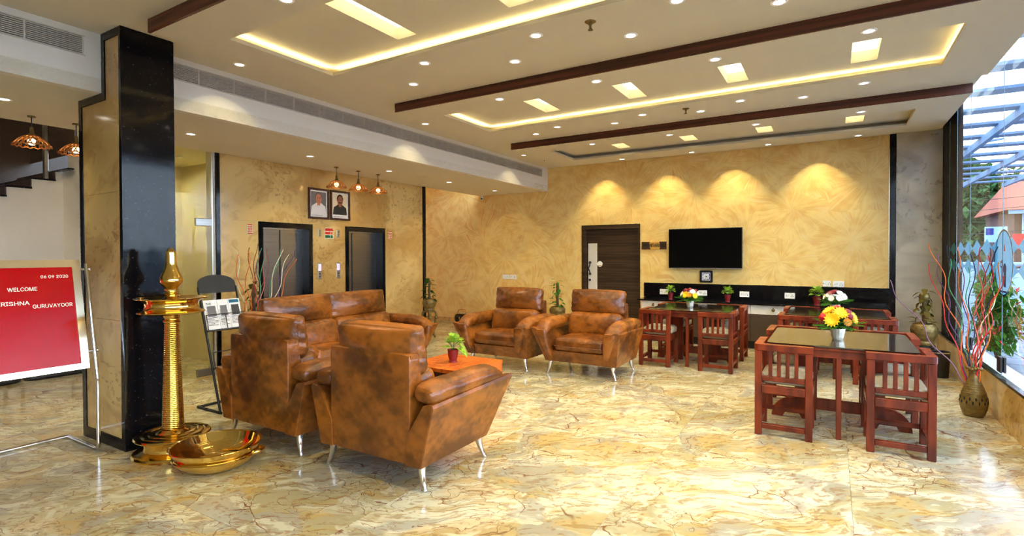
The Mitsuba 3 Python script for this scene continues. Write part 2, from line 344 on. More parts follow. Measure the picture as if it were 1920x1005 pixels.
for i in range(3):
    y0 = .55+.85*i; P(rl, 'glass_panel', trimesh.Trimesh([[-9.46, y0, zst(y0)-.1], [-9.46, y0+.82, zst(y0+.82)-.1], [-9.46, y0+.82, zst(y0+.82)+.75], [-9.46, y0, zst(y0)+.75]], [[0, 1, 2], [0, 2, 3]], process=False), 'mat_glass')
    P(rl, 'post', bx(-9.49, -9.43, y0+.70, y0+.75, zst(y0+.7)-.14, zst(y0+.7)+.82, .006), 'mat_steel')
struct('wall_stairwell', cat(bx(-11.2, -11.05, -5.2, 7.3, 0, 5.2), bx(-11.05, -6.6, 3.28, 3.31, 3.0, 5.2)), 'mat_dark_brown')
struct('ceiling_stairwell', cat(bx(-11.2, -6.5, -5.2, 3.4, 5.2, 5.3), bx(-6.62, -6.5, -5.2, 3.4, 2.9, 5.2)), 'mat_offwhite')
struct('wall_front', bx(-11.2, 1.34, -5.2, -5.0, 0, 5.2), 'mat_beige_paint')
# ceiling: upper slab with the light slot openings, soffit, bulkhead
SLOTS = []
for ya, yb in ((2.44*.985, 3.28*.985-.03), (5.224*.983, 5.873*.983), (8.02*.983, 8.51*.983)):
    for xa in (-3.06, -1.99, -.945, .128): SLOTS.append((xa*.985, xa*.985+.2, ya, yb))
PANELS = [(1.97, 4.03, -3.95, .81, 2.36, 3.345), (4.546, 6.50, -3.95, .81, 4.962, 5.968), (7.123, 8.96, -3.88, .80, 7.60, 8.508)]
up = sbox(-5.03, -5.2, 1.24, 9.56)
for s in SLOTS: up = up.difference(sbox(s[0]-.012, s[2]-.012, s[1]+.012, s[3]+.012))
ce = struct('ceiling', ext(up, .3, 'z', ZC), 'mat_ceiling')
P(ce, 'soffit', bx(XW-.03, XB, -5.2, 9.559, ZS, ZS+.11), 'mat_ceiling')
VZ0, VZ1, VY0, VY1 = 3.055, 3.195, 2.33, 9.32
LV0, LV1 = -2.0, 1.80
face = sbox(-5.2, ZS+.0, 9.559, ZC).difference(sbox(VY0, VZ0, VY1, VZ1)).difference(sbox(LV0, VZ0, LV1, VZ1))
P(ce, 'bulkhead', ext(face, .08, 'x', XB-.08), 'mat_white')
def grille(y0, y1, label, nd):
    t = thing('linear_grille', label, 'air vent')
    P(t, 'plenum', bx(XB-.079, XB-.07, y0, y1, VZ0, VZ1), 'mat_void')
    for i in range(10):
        z = VZ0+(i+.5)*(VZ1-VZ0)/10; P(t, 'bar', bx(XB-.022, XB-.002, y0, y1, z-.0028, z+.0028), 'mat_grille')
    for i in range(nd+1):
        y = y0+.006+(y1-y0-.012)*i/nd; P(t, 'divider', bx(XB-.02, XB+.001, y-.005, y+.005, VZ0, VZ1), 'mat_grille')
    for a, b in ((VZ0-.008, VZ0), (VZ1, VZ1+.008)): P(t, 'frame', bx(XB-.001, XB+.004, y0-.01, y1+.01, a, b), 'mat_grille')
grille(VY0, VY1, 'long white linear air grille in the bulkhead right of the black pillar', 21)
grille(LV0, LV1, 'white linear air grille in the bulkhead left of the black pillar', 11)
for i, (y0, y1, xa, xb, ya, yb) in enumerate(PANELS):
    t = thing('ceiling_panel', ['dropped white ceiling panel with lit tray nearest the camera', 'middle dropped white ceiling panel with long lit tray', 'dropped white ceiling panel nearest the television wall, its tray edge unlit'][i], 'ceiling panel')
    X0, X1 = -4.335, 1.215
    P(t, 'board', ext(sbox(X0, y0+.02, X1, y1).difference(sbox(xa, ya, xb, yb)), .030, 'z', ZP), 'mat_ceiling')
    o = .14
    P(t, 'cove_side', ext(sbox(X0, y0+.02, X1, y1).difference(sbox(xa-o, ya-o, xb+o, yb+o)), .055, 'z', ZP+.0305), 'mat_ceiling')
    pl = sbox(X0, y0+.02, X1, y1)
    for s in SLOTS: pl = pl.difference(sbox(s[0], s[2], s[1], s[3]))
    P(t, 'tray_ceiling', ext(pl, .0072, 'z', ZP+.0862), 'mat_ceiling')
    P(t, 'fascia', bx(X0, X1, y0, y0+.0195, ZP-.003, ZC-.001), 'mat_beam_wood', label='dark brown wooden fascia board')
    if i < 2:
        for *a, sw_ in ((xa-.02, xb+.02, yb+.04, yb+.06, 3.5), (xa-.02, xb+.02, ya-.06, ya-.04, 1.0), (xa-.06, xa-.04, ya, yb, 2.0), (xb+.04, xb+.06, ya, yb, 2.0)):
            q = trimesh.Trimesh([[a[0], a[2], ZP+.036], [a[1], a[2], ZP+.036], [a[1], a[3], ZP+.036], [a[0], a[3], ZP+.036]], [[0, 1, 2], [0, 2, 3]], process=False)
            P(t, 'cove_light', q, 'mat_white', emitter=emit((1, .86, .46), COVE, sw_))
    for s in SLOTS[4*i:4*i+4]:
        k = P(t, 'light_slot', cat(bx(s[0]-.011, s[0], s[2]-.011, s[3]+.011, ZP+.0942, ZC+.10), bx(s[1], s[1]+.011, s[2]-.011, s[3]+.011, ZP+.0942, ZC+.10), bx(s[0], s[1], s[2]-.011, s[2], ZP+.0942, ZC+.10), bx(s[0], s[1], s[3], s[3]+.011, ZP+.0942, ZC+.10)), 'mat_ceiling')
        q = trimesh.Trimesh([[s[0], s[2], ZC+.09], [s[0], s[3], ZC+.09], [s[1], s[3], ZC+.09], [s[1], s[2], ZC+.09]], [[0, 1, 2], [0, 2, 3]], process=False)
        P(k, 'diffuser', q, 'mat_white', emitter=emit((1, .88, .52), SLOT, .2))
# pillar: marble face in a stepped black granite border, black granite flank
pil = thing('pillar', 'square pillar with black granite side and stepped marble face, behind the brass lamp', 'pillar')
PX0, PX1, PXS, PY0, PY1 = -5.37, -4.625, -4.945, 1.91, 2.29
outline = Polygon([(PX0, 0), (PX1, 0), (PX1, ZC-.001), (PXS, ZC-.001), (PXS, ZS-.001), (PX0, ZS-.001)])
inner = Polygon([(PX0+.065, .085), (PX1-.06, .085), (PX1-.03, 3.19), (PXS+.05, 3.19), (PXS+.05, ZS-.06), (PX0+.05, ZS-.06)])
P(pil, 'core', cat(bx(PX0, PX1-.02, PY0+.03, PY1, 0, ZS-.001), bx(PXS+.001, PX1-.02, PY0+.03, PY1-.001, ZS-.0005, ZC-.001)), 'mat_black_granite')
P(pil, 'border', ext(outline.difference(inner), .03, 'y', PY0), 'mat_black_granite', label='black granite border')
for z0, z1 in ((0, 1.0), (1.0, 2.0), (2.0, 3.4)):
    pc = inner.buffer(-.002).intersection(sbox(-9, z0+.0008, 0, z1-.0008)); P(pil, 'marble_slab', ext(pc, .02, 'y', PY0+.008), 'mat_beige_marble')
P(pil, 'flank', bx(PX1-.02, PX1, PY0+.0302, PY1, 0, ZC-.001), 'mat_black_granite')
# right side: ledge, granite column, glass front
wr = struct('wall_right', cat(bx(1.27, 1.312, -5.2, 9.56, 0, .375)), 'mat_grout')
for j in range(-7, 6):
    y0 = 2.877+1.2*j; y1 = min(y0+1.2, 9.55)
    if y1 > y0: P(wr, 'marble_slab', bx(1.264, 1.2699, max(y0, -5)+.0008, y1-.0008, .0, .3748), 'mat_beige_marble')
P(wr, 'coping', bx(1.258, 1.312, -5.0, 9.535, .3752, .398, .003), 'mat_black_granite')
P(wr, 'sill', bx(1.3125, 1.50, -5.0, 8.439, .28, .375, .003), 'mat_sill')
wc = struct('wall_column', bx(1.315, 1.355, 8.44, 9.95, .30, 5.0), 'mat_column')
P(wc, 'joint_strip', bx(1.311, 1.3145, 9.012, 9.017, .40, ZC), 'mat_joint')
P(wc, 'patch_fitting', bx(1.30, 1.3145, 8.93, 9.10, .44, .58, .003), 'mat_black_metal')
joints = [8.436]+[7.684-1.333*i for i in range(11)]
for i in range(11):
    y1, y0 = joints[i], joints[i+1]
    q = lambda a, b: trimesh.Trimesh([[1.30, a, .398], [1.30, b, .398], [1.30, b, 4.6], [1.30, a, 4.6]], [[0, 1, 2], [0, 2, 3]], process=False)
    w = struct(f'window_{i+1}', q(y0+.004, y1-.004), 'mat_glass')
    P(w, 'joint', bx(1.2975, 1.3025, y1-.002, y1+.002, .398, 4.6), 'mat_joint')
    P(w, 'patch_fitting', cat(bx(1.276, 1.2955, y1-.055, y1+.055, .43, .57, .004), bx(1.3045, 1.322, y1-.055, y1+.055, .43, .57, .004)), 'mat_black_metal')
struct('ceiling_edge', bx(1.0, 1.24, -5.2, 9.56, ZC+.3005, 5.0), 'mat_offwhite')
struct('ceiling_outer', bx(1.0, 1.38, -5.2, 9.7, 5.0, 5.1), 'mat_offwhite')
# ---------------------------------------------------------------- lifts, door and wall-mounted things
for i, (a, b) in enumerate(((4.309, 5.166), (5.787, 6.647))):
    t = thing('lift', ['stainless steel lift door in a black granite surround, nearer the magazine rack', 'stainless steel lift door in a black granite surround, nearer the potted plant on the stand'][i], 'elevator')
    w = .062
    P(t, 'surround', cat(ext(sbox(a, 0, b, 1.962).difference(sbox(a+w, -.1, b-w, 1.962-.075)), .165, 'x', XW-.15), ext(sbox(a+.001, 0, b-.001, 1.961).difference(sbox(a+.03, -.1, b-.03, 1.93)), .012, 'x', XW+.0005)), 'mat_black_granite', label='black granite surround')
    m = a+w+(b-a-2*w)*(.5 if i == 0 else .28)
    P(t, 'door_panel', bx(XW-.150, XW-.139, a+w, m-.002, 0.004, 1.885), 'mat_steel')
    P(t, 'door_panel', bx(XW-.153, XW-.143, m+.002, b-w, 0.004, 1.885), 'mat_steel')
    P(t, 'door_trim', bx(XW-.138, XW-.128, a+w, b-w, 1.872, 1.888), 'mat_satin')
    P(t, 'door_trim', bx(XW-.1385, XW-.132, m-.022, m-.004, .006, 1.871), 'mat_black_plastic')
    struct('wall_liftshaft', bx(XW-.45, XW-.171, a-.05, b+.05, 0, 2.1), 'mat_black_plastic')
def wallplate(name, y0, y1, z0, z1, m, label, category, d=.008, group=None):
    t = thing(name, label, category, group); P(t, 'plate', bx(XW+.0005, XW+d, y0, y1, z0, z1, .002), m); return t
for y, s in ((4.186, 'left of the lift nearer the magazine rack'), (6.774, 'right of the lift nearer the potted plant')):
    t = wallplate('notice_plate', y-.038, y+.038, 1.785, 1.915, 'mat_cream', f'small red and white notice plate {s}', 'sign')
    P(t, 'print', cat(*[bx(XW+.0082, XW+.0095, y-.032, y+.032, 1.792+.028*k, 1.806+.028*k) for k in range(5)]), 'mat_sign_red')
for y, s in ((5.298, 'left'), (5.648, 'right')):
    t = wallplate('lift_indicator', y-.03, y+.03, 1.785, 1.90, 'mat_satin', f'small engraved metal plate {s} of the safety notice between the lifts', 'sign')
    P(t, 'engraving', cat(*[bx(XW+.0082, XW+.0092, y-.016, y+.016, 1.80+.024*k, 1.812+.024*k) for k in range(4)]), 'mat_ink')
t = wallplate('safety_notice', 5.387, 5.555, 1.757, 1.922, 'mat_cream', 'safety notice of red and green blocks between the two lifts', 'sign')
for nm, a, b, c, d in (('mat_sign_red', .01, .158, .118, .158), ('mat_sign_red', .01, .10, .066, .106), ('mat_sign_green', .01, .10, .012, .054), ('mat_sign_orange', .112, .15, .066, .106), ('mat_sign_green', .112, .15, .012, .054)):
    P(t, 'block', bx(XW+.0082, XW+.0095, 5.387+a, 5.387+b, 1.757+c, 1.757+d), nm)
for y, s in ((5.293, 'left lift'), (5.643, 'right lift')):
    t = wallplate('call_panel', y-.034, y+.034, 1.15, 1.395, 'mat_satin', f'steel call panel with a lit violet display, beside the {s}', 'call panel')
    P(t, 'display', bx(XW+.008, XW+.0095, y-.024, y+.024, 1.275, 1.375), 'mat_black_plastic', emitter=emit((.62, .30, 1.0), 1.6, .05))
    P(t, 'digits', cat(bx(XW+.0096, XW+.0102, y-.003, y+.003, 1.30, 1.35), bx(XW+.0096, XW+.0102, y-.012, y-.006, 1.30, 1.35)), 'mat_white')
    P(t, 'button', cat(lathe([(0, 0), (.014, 0), (.014, .004), (0, .005)], 16)).apply_transform(trimesh.transformations.rotation_matrix(PI/2, [0, 1, 0])).apply_translation([XW+.008, y, 1.225]), 'mat_ink')
    P(t, 'button', cat(lathe([(0, 0), (.014, 0), (.014, .004), (0, .005)], 16)).apply_transform(trimesh.transformations.rotation_matrix(PI/2, [0, 1, 0])).apply_translation([XW+.008, y, 1.185]), 'mat_ink')
def portrait(y0, y1, z0, z1, kind, label):
    t = thing('framed_portrait', label, 'picture frame')
    P(t, 'frame', ext(sbox(y0, z0, y1, z1).difference(sbox(y0+.03, z0+.03, y1-.03, z1-.03)), .022, 'x', XW+.0005), 'mat_frame_wood')
    P(t, 'mount', bx(XW+.001, XW+.006, y0+.03, y1-.03, z0+.03, z1-.03), 'mat_paper')
    a, b, c, d = y0+.048, y1-.048, z0+.085, z1-.05
    cy, h = (a+b)/2, d-c
    P(t, 'print', bx(XW+.0062, XW+.007, a, b, c, d), 'mat_grey_print' if kind == 0 else 'mat_cream')
    clip = sbox(a, c, b, d)
    sh = Polygon([(cy-.125, c), (cy-.11, c+.10), (cy-.04, c+.145), (cy+.04, c+.145), (cy+.11, c+.10), (cy+.125, c)]).buffer(.012).intersection(clip)
    P(t, 'shirt', ext(sh, .0008, 'x', XW+.0071), 'mat_paper' if kind == 0 else 'mat_dark_shirt')
    el = lambda x, z, rx, rz: Polygon([(x+rx*math.cos(q), z+rz*math.sin(q)) for q in np.linspace(0, 2*PI, 28)])
    zf = c+.215
    P(t, 'hair', ext(unary_union([el(cy, zf+.028, .062, .072)]), .0008, 'x', XW+.0080), 'mat_hair_grey' if kind == 0 else 'mat_hair')
    P(t, 'face', ext(unary_union([el(cy, zf, .054, .078), sbox(cy-.026, c+.12, cy+.026, zf)]), .0008, 'x', XW+.0089), 'mat_skin_light' if kind == 0 else 'mat_skin')
    ft = [el(cy-.02, zf+.012, .009, .004), el(cy+.02, zf+.012, .009, .004), sbox(cy-.03, zf+.022, cy-.010, zf+.027), sbox(cy+.010, zf+.022, cy+.03, zf+.027), sbox(cy-.018, zf-.04, cy+.018, zf-.036)]
    if kind: ft += [el(cy, zf-.026, .03, .009)]
    P(t, 'features', ext(unary_union(ft), .0006, 'x', XW+.0098), 'mat_hair')
    P(t, 'caption', cat(*[bx(XW+.0062, XW+.0068, a+.02+.018*k, a+.032+.018*k, z0+.05, z0+.058) for k in range(11)]), 'mat_ink')
portrait(5.098, 5.467, 2.048, 2.504, 0, 'framed portrait of a man in a white shirt, left of the pair above the lifts')
portrait(5.492, 5.874, 2.050, 2.506, 1, 'framed portrait of a man in a dark shirt, right of the pair above the lifts')
# glass door beside the lifts
gd = thing('glass_door', 'tall frameless glass door left of the magazine rack', 'door')
P(gd, 'pane', trimesh.Trimesh([[XW-.03, 3.275, .02], [XW-.03, 3.70, .02], [XW-.03, 3.70, 2.78], [XW-.03, 3.275, 2.78]], [[0, 1, 2], [0, 2, 3]], process=False), 'mat_door_glass')
P(gd, 'edge_trim', bx(XW-.04, XW-.02, 3.70, 3.738, 0.0, 2.785), 'mat_satin')
P(gd, 'patch_fitting', bx(XW-.045, XW-.01, 3.50, 3.70, 1.87, 1.96, .004), 'mat_steel'); P(gd, 'patch_fitting', bx(XW-.045, XW-.01, 3.50, 3.70, .02, .11, .004), 'mat_steel')
# back wall door
dk = struct('door_1', bx(-4.112, -3.072, YB+.055, YB+.10, .004, 1.986), 'mat_door_wood', label='dark brown flush door with a pale vertical strip')
P(dk, 'frame', ext(sbox(-4.203, 0, -3.041, 2.069).difference(sbox(-4.114, -.1, -3.07, 1.988)), .13, 'y', YB-.012), 'mat_door_wood')
P(dk, 'pale_strip', bx(-4.092, -3.905, YB+.051, YB+.0549, .3, 1.722), 'mat_offwhite')
for z in (.60, .93, 1.36, 1.72): P(dk, 'groove', bx(-3.90, -3.075, YB+.0542, YB+.0552, z-.003, z+.003), 'mat_black_plastic')
hp = [(-4.05, YB+.05, 1.35), (-4.045, YB+.01, 1.33), (-4.035, YB-.01, 1.29), (-4.06, YB-.012, 1.235), (-4.035, YB-.01, 1.18), (-4.045, YB+.01, 1.145), (-4.05, YB+.05, 1.13)]
P(dk, 'handle', cat(tube(spline(hp, 28), .012, 8), ball(-4.05, YB+.045, 1.35, .026, 2), ball(-4.05, YB+.045, 1.13, .026, 2)), 'mat_black_metal', True)
P(dk, 'keyhole', xf(cyl(0, 0, -.01, .012, .02), (-4.055, YB+.045, 1.01), rx=PI/2), 'mat_black_metal')
P(dk, 'sticker', xf(cyl(0, 0, 0, .002, .055, 28), (-3.85, YB+.0535, 1.322), rx=PI/2), 'mat_paper', label='round white sticker')
P(dk, 'sticker', bx(-3.88, -3.82, YB+.0508, YB+.0515, 1.29, 1.30), 'mat_petal_amber')
t = thing('name_plate', 'brass and dark name plate lettered POONTHANAM, left of the television', 'sign')
P(t, 'plate', bx(-3.01, -2.557, YB-.014, YB-.0005, 1.592, 1.735, .003), 'mat_gold_plate')
P(t, 'dark_end', ext(Polygon([(-3.008, 1.594), (-2.84, 1.594), (-2.875, 1.66), (-2.86, 1.733), (-3.008, 1.733)]), .003, 'y', YB-.0175), 'mat_coffee_dark')
P(t, 'dark_end', ext(Polygon([(-2.559, 1.594), (-2.68, 1.594), (-2.665, 1.66), (-2.69, 1.733), (-2.559, 1.733)]), .003, 'y', YB-.0175), 'mat_coffee_dark')
tm = meshkit.text_mesh('POONTHANAM', .062, .003, True); tm.apply_scale([.405/(tm.bounds[1][0]-tm.bounds[0][0]), 1, 1]); tm = xf(tm, (-2.985, YB-.0176, 1.636), rx=PI/2)
P(t, 'lettering', tm, 'mat_black_plastic', label='dark lettering')
tv = thing('television', 'large black flat television on the textured wall', 'television')
P(tv, 'body', bx(-2.50, -1.292, YB-.085, YB-.04, 1.252, 1.948, .006), 'mat_black_plastic')
P(tv, 'mount', bx(-2.1, -1.7, YB-.0399, YB-.0005, 1.45, 1.75), 'mat_black_metal')
P(tv, 'screen', bx(-2.488, -1.304, YB-.0868, YB-.0852, 1.276, 1.938), 'mat_screen')
P(tv, 'bezel', bx(-2.50, -1.292, YB-.088, YB-.0851, 1.252, 1.264, .001), 'mat_grey_print')
ck = thing('wall_clock', 'small square wall clock with blue markings under the television', 'clock')
P(ck, 'case', ext(sbox(-1.96, 1.035, -1.788, 1.202).buffer(.02).difference(sbox(-1.945, 1.05, -1.803, 1.187)), .03, 'y', YB-.0305), 'mat_black_plastic')
P(ck, 'dial', bx(-1.95, -1.798, YB-.018, YB-.0008, 1.045, 1.192), 'mat_paper')
P(ck, 'markings', cat(*[bx(-1.935+a, -1.935+a+c, YB-.0195, YB-.0181, 1.058+b, 1.058+b+d) for a, b, c, d in ((.012, .105, .042, .012), (.066, .105, .042, .012), (.012, .004, .042, .012), (.066, .004, .042, .012), (0, .012, .011, .042), (0, .066, .011, .042), (.110, .012, .011, .042), (.110, .066, .011, .042))]), 'mat_blue')
P(ck, 'hands', cat(bx(-1.877, -1.871, YB-.022, YB-.0196, 1.085, 1.123), bx(-1.886, -1.862, YB-.0215, YB-.0196, 1.115, 1.123), bx(-1.874, -1.835, YB-.0215, YB-.0196, 1.119, 1.122)), 'mat_black_plastic')
def socket(x, z, label, w=.148, yb=None, group=None):
    yb = YB if yb is None else yb
    t = thing('socket_plate', label, 'power socket', group)
    P(t, 'plate', bx(x-w/2, x+w/2, yb-.010, yb-.0005, z-.047, z+.047, .003), 'mat_socket')
    P(t, 'pins', cat(*[bx(x+a-.004, x+a+.004, yb-.0112, yb-.0101, z+b-.007, z+b+.007) for a, b in ((.02, -.012), (.05, -.012), (.035, .014), (-.045, 0), (-.02, 0))]), 'mat_slot', kind='stuff')
    return t
for (x, s) in ((-2.60, 'white socket plate on the black backsplash, leftmost, behind a small potted plant'), (-1.931, 'white socket plate on the black backsplash under the wall clock'), (-1.265, 'white socket plate on the black backsplash under the right end of the television'), (-.594, 'white socket plate on the black backsplash right of the television'), (.075, 'white socket plate on the black backsplash behind the white flowers')):
    socket(x, .832, s, yb=YB-.02)
socket(-.087, 1.04, 'small white socket plate on the textured wall above the backsplash, left of two', .105)
socket(.068, 1.035, 'wide white socket plate on the textured wall above the backsplash, right of two')
socket(-5.95, 1.037, 'white switch plate on the textured wall left of the door, left half of a pair', .165); socket(-5.775, 1.037, 'white switch plate on the textured wall left of the door, right half of a pair', .165)
# counter with drawers under the television
cn = thing('counter', 'long counter with black granite top, white drawers and brown doors along the back wall', 'counter')
P(cn, 'countertop', bx(-2.93, .70, 9.045, YB-.001, .703, .728, .004), 'mat_black_granite')
P(cn, 'backsplash', bx(-2.965, .703, YB-.02, YB-.0006, .7285, .988), 'mat_black_granite', label='black granite backsplash')
P(cn, 'carcass', bx(-2.88, .68, 9.13, YB-.001, .12, .7025), 'mat_taupe')
P(cn, 'plinth', bx(-2.86, .68, 9.16, YB-.002, .0, .1195), 'mat_black_plastic')
dx = [-2.88, -2.44, -1.78, -1.12, -.46, .20, .68]
for k in range(6):
    d = P(cn, 'drawer', bx(dx[k]+.003, dx[k+1]-.003, 9.105, 9.129, .555, .698, .003), 'mat_drawer')
    P(d, 'knob', cat(xf(lathe([(0, 0), (.016, 0), (.008, .012), (.024, .03), (.018, .045), (0, .048)], 16), ((dx[k]+dx[k+1])/2, 9.105, .63), rx=PI/2), ball((dx[k]+dx[k+1])/2, 9.10, .652, .010, 1)), 'mat_bronze', True)
    P(cn, 'cabinet_door', bx(dx[k]+.003, dx[k+1]-.003, 9.108, 9.129, .125, .550, .002), 'mat_taupe')
# ceiling fittings
_rim = mikit.ply(lathe([(.037, .0), (.037, -.004), (.052, -.004), (.054, -.001), (.054, 0)], 28), 'mat_socket', 40)
_lens = mikit.ply(xf(lathe([(0, 0), (.0375, 0)], 24), (0, 0, -.0015)).apply_transform(np.diag([1, 1, 1, 1])), 'mat_white')
def _down(m):
    if m.face_normals[:, 2].mean() > 0: m.invert()
    return m
_lens = mikit.ply(_down(xf(lathe([(0, 0), (.0372, 0)], 24), (0, 0, -.0018))), 'mat_white')
def downlight(x, y, z, label, group, s=1.0, cut=62, beam=30, w=.35):
    t = thing('downlight', label, 'ceiling light', group); M = T().translate([x, y, z])
    k = numbered(t+'__rim'); scene[k] = {**_rim, 'to_world': M}
    k = numbered(t+'__lens'); scene[k] = {**_lens, 'to_world': M, 'emitter': emit((1, .93, .78), LENS, .01)}
    scene['light_'+t] = {'type': 'spot', 'to_world': T().look_at([x, y, z-.006], [x, y, 0], [0, 1, 0]), 'intensity': rgb(*[c*SPOT*s for c in WARM]), 'cutoff_angle': float(cut), 'beam_width': float(beam), 'sampling_weight': float(w)}
ORD = {4: ('leftmost', 'second from left', 'third from left', 'rightmost'), 5: ('leftmost', 'second from left', 'third from left', 'fourth from left', 'rightmost')}
for y, z, xs, lab in ((2.19, ZP, (-3.03, -1.94, -.87, .22), 'recessed round downlight in the nearest ceiling panel, front row'), (3.53, ZP, (-3.017, -1.925, -.879, .22), 'recessed round downlight behind the lit tray of the nearest ceiling panel'),
                  (3.905, ZP, (-3.48, -2.334, -1.316, -.313, .72), 'recessed round downlight on the far edge of the nearest panel'), (4.76, ZP, (-3.037, -1.941, -.867, .217), 'recessed round downlight just behind the middle dark fascia board'),
                  (6.18, ZP, (-3.06, -1.942, -.868, .246), 'recessed round downlight behind the lit tray of the middle ceiling panel'), (6.39, ZP, (-3.49, -2.36, -1.321, -.282), 'recessed round downlight on the far edge of the middle panel'),
                  (7.41, ZP, (-3.09, -1.945, -.855, .266), 'recessed round downlight just behind the farthest dark fascia board'), (8.86, ZP, (-3.14, -1.97, -.85, .288), 'recessed round downlight on the panel edge by the television wall')):
    for x, o in zip(xs, ORD[len(xs)]): downlight(x, y, z, o+' '+lab, lab.replace('recessed round downlight', 'downlights'))
for x, o in zip((-3.70, -2.54, -1.43, -.21), ORD[4]): downlight(x, 9.26, ZC, o+' recessed round downlight washing the television wall, above the far panel edge', 'downlights washing the television wall', 1.6, 43, 30, 2.2)
for y, o in zip((2.87, 5.45, 8.07), ('nearest', 'middle', 'farthest')): downlight(-4.65, y, ZC, o+' recessed round downlight in the ceiling strip along the bulkhead grille', 'downlights along the bulkhead grille', 1.25, 52, 14, 1.5)
for y, o in zip((.1, 1.566, 3.04, 4.53, 5.96, 7.44, 8.91), ('hindmost', 'leftmost', 'second from left', 'third from left', 'third from right', 'second from right', 'rightmost')): downlight(-5.81, y, ZS, o+' recessed round downlight in the low soffit in front of the lifts', 'downlights in the low soffit', 1.2, 58, 25, .7)
sp = thing('soffit_speaker', 'round flush speaker cover in the low soffit near the lifts', 'speaker'); P(sp, 'cover', xf(lathe([(0, -.006), (.09, -.005), (.10, 0)], 28), (-5.80, 6.72, ZS)), 'mat_ceiling', 40)
for i, (x, y) in enumerate(((-1.484, 3.529), (-1.439, 6.183))):
    t = thing('sprinkler', ['brass fire sprinkler hanging from the nearest ceiling panel', 'brass fire sprinkler hanging from the middle ceiling panel'][i], 'sprinkler')
    P(t, 'escutcheon', xf(lathe([(.012, -.012), (.03, -.008), (.04, 0), (0, 0)], 20), (x, y, ZP)), 'mat_bronze', 40)
    P(t, 'stem', xf(lathe([(0, -.055), (.010, -.05), (.008, -.03), (.013, -.02), (.012, 0)], 12), (x, y, ZP)), 'mat_bronze', 40)
    P(t, 'deflector', xf(lathe([(0, -.062), (.018, -.060), (.018, -.056), (0, -.055)], 16), (x, y, ZP)), 'mat_bronze')
t = thing('smoke_detector', 'small white detector on the ceiling near the far end of the grille', 'smoke detector')
P(t, 'base', xf(lathe([(0, -.03), (.035, -.026), (.05, -.006), (.05, 0), (0, 0)], 20), (-4.5, 8.62, ZC)), 'mat_socket', 40); P(t, 'eye', cat(ball(-4.52, 8.60, ZC-.03, .009, 1), ball(-4.485, 8.60, ZC-.03, .009, 1)), 'mat_black_plastic', True)
t = thing('security_camera', 'small white security camera under the soffit in the far corner', 'camera')
P(t, 'bracket', cat(cyl(-6.45, 9.40, ZS-.045, ZS, .012, 10), cyl(-6.45, 9.40, ZS-.008, ZS-.0005, .03, 16)), 'mat_socket'); P(t, 'body', xf(lathe([(0, -.06), (.026, -.058), (.028, .05), (0, .055)], 16), (-6.45, 9.39, ZS-.07), rx=1.2, rz=.6), 'mat_socket', 40); P(t, 'lens', ball(-6.42, 9.335, ZS-.088, .018, 2), 'mat_black_plastic', True)
def pendant(x, y, zt, label, group=None):
    t = thing('pendant_lamp', label, 'pendant lamp', group); z = zt-.115
    P(t, 'cord', cyl(x, y, z+.12, ZS-.0005, .004, 8), 'mat_black_metal'); P(t, 'canopy', cyl(x, y, ZS-.012, ZS-.0006, .03, 16), 'mat_bronze')
    P(t, 'socket', xf(lathe([(0, .125), (.014, .12), (.018, .07), (.036, .045), (.036, .035), (0, .035)], 16), (x, y, z)), 'mat_bronze', 40)
    rib = []
    R = lambda s: .036+.10*s; Z = lambda s: .045-.03*s-.055*s*s
    for k in range(16):
        a = 2*PI*k/16; rib.append(tube([(x+R(s)*math.cos(a+.5*s), y+R(s)*math.sin(a+.5*s), z+Z(s)) for s in np.linspace(0, 1, 6)], .0045, 5)); rib.append(tube([(x+R(s)*math.cos(a-.5*s), y+R(s)*math.sin(a-.5*s), z+Z(s)) for s in np.linspace(0, 1, 6)], .0045, 5))
    for s, w in ((.0, .004), (.45, .004), (1, .007)):
        th = np.linspace(0, 2*PI, 33); sc = (lambda q: .012*abs(math.sin(8*q)) if s == 1 else 0)
        rib.append(tube([(x+(R(s)+sc(q)*.3)*math.cos(q), y+(R(s)+sc(q)*.3)*math.sin(q), z+Z(s)-sc(q)) for q in th], w, 5, False))
    P(t, 'shade', cat(*rib), 'mat_copper', True, label='copper filigree shade')
    P(t, 'bulb', ball(x, y, z-.005, .034, 2, (1, 1, 1.15)) if False else xf(trimesh.creation.icosphere(2, .032), (x, y, z-.012), s=(1, 1, 1)), 'mat_white', True, emitter=emit((1, .62, .22), 9.0, .1))
for y, o in zip((5.29, 5.706, 6.115), ('left', 'middle', 'right')): pendant(-6.2, y, 2.66, o+' one of three copper filigree pendant lamps in front of the lifts', 'pendant lamps in front of the lifts')
pendant(-6.3, 1.885, 2.68, 'copper filigree pendant lamp hanging left of the pillar, nearer the camera'); pendant(-6.3, 2.22, 2.66, 'copper filigree pendant lamp half hidden by the pillar')
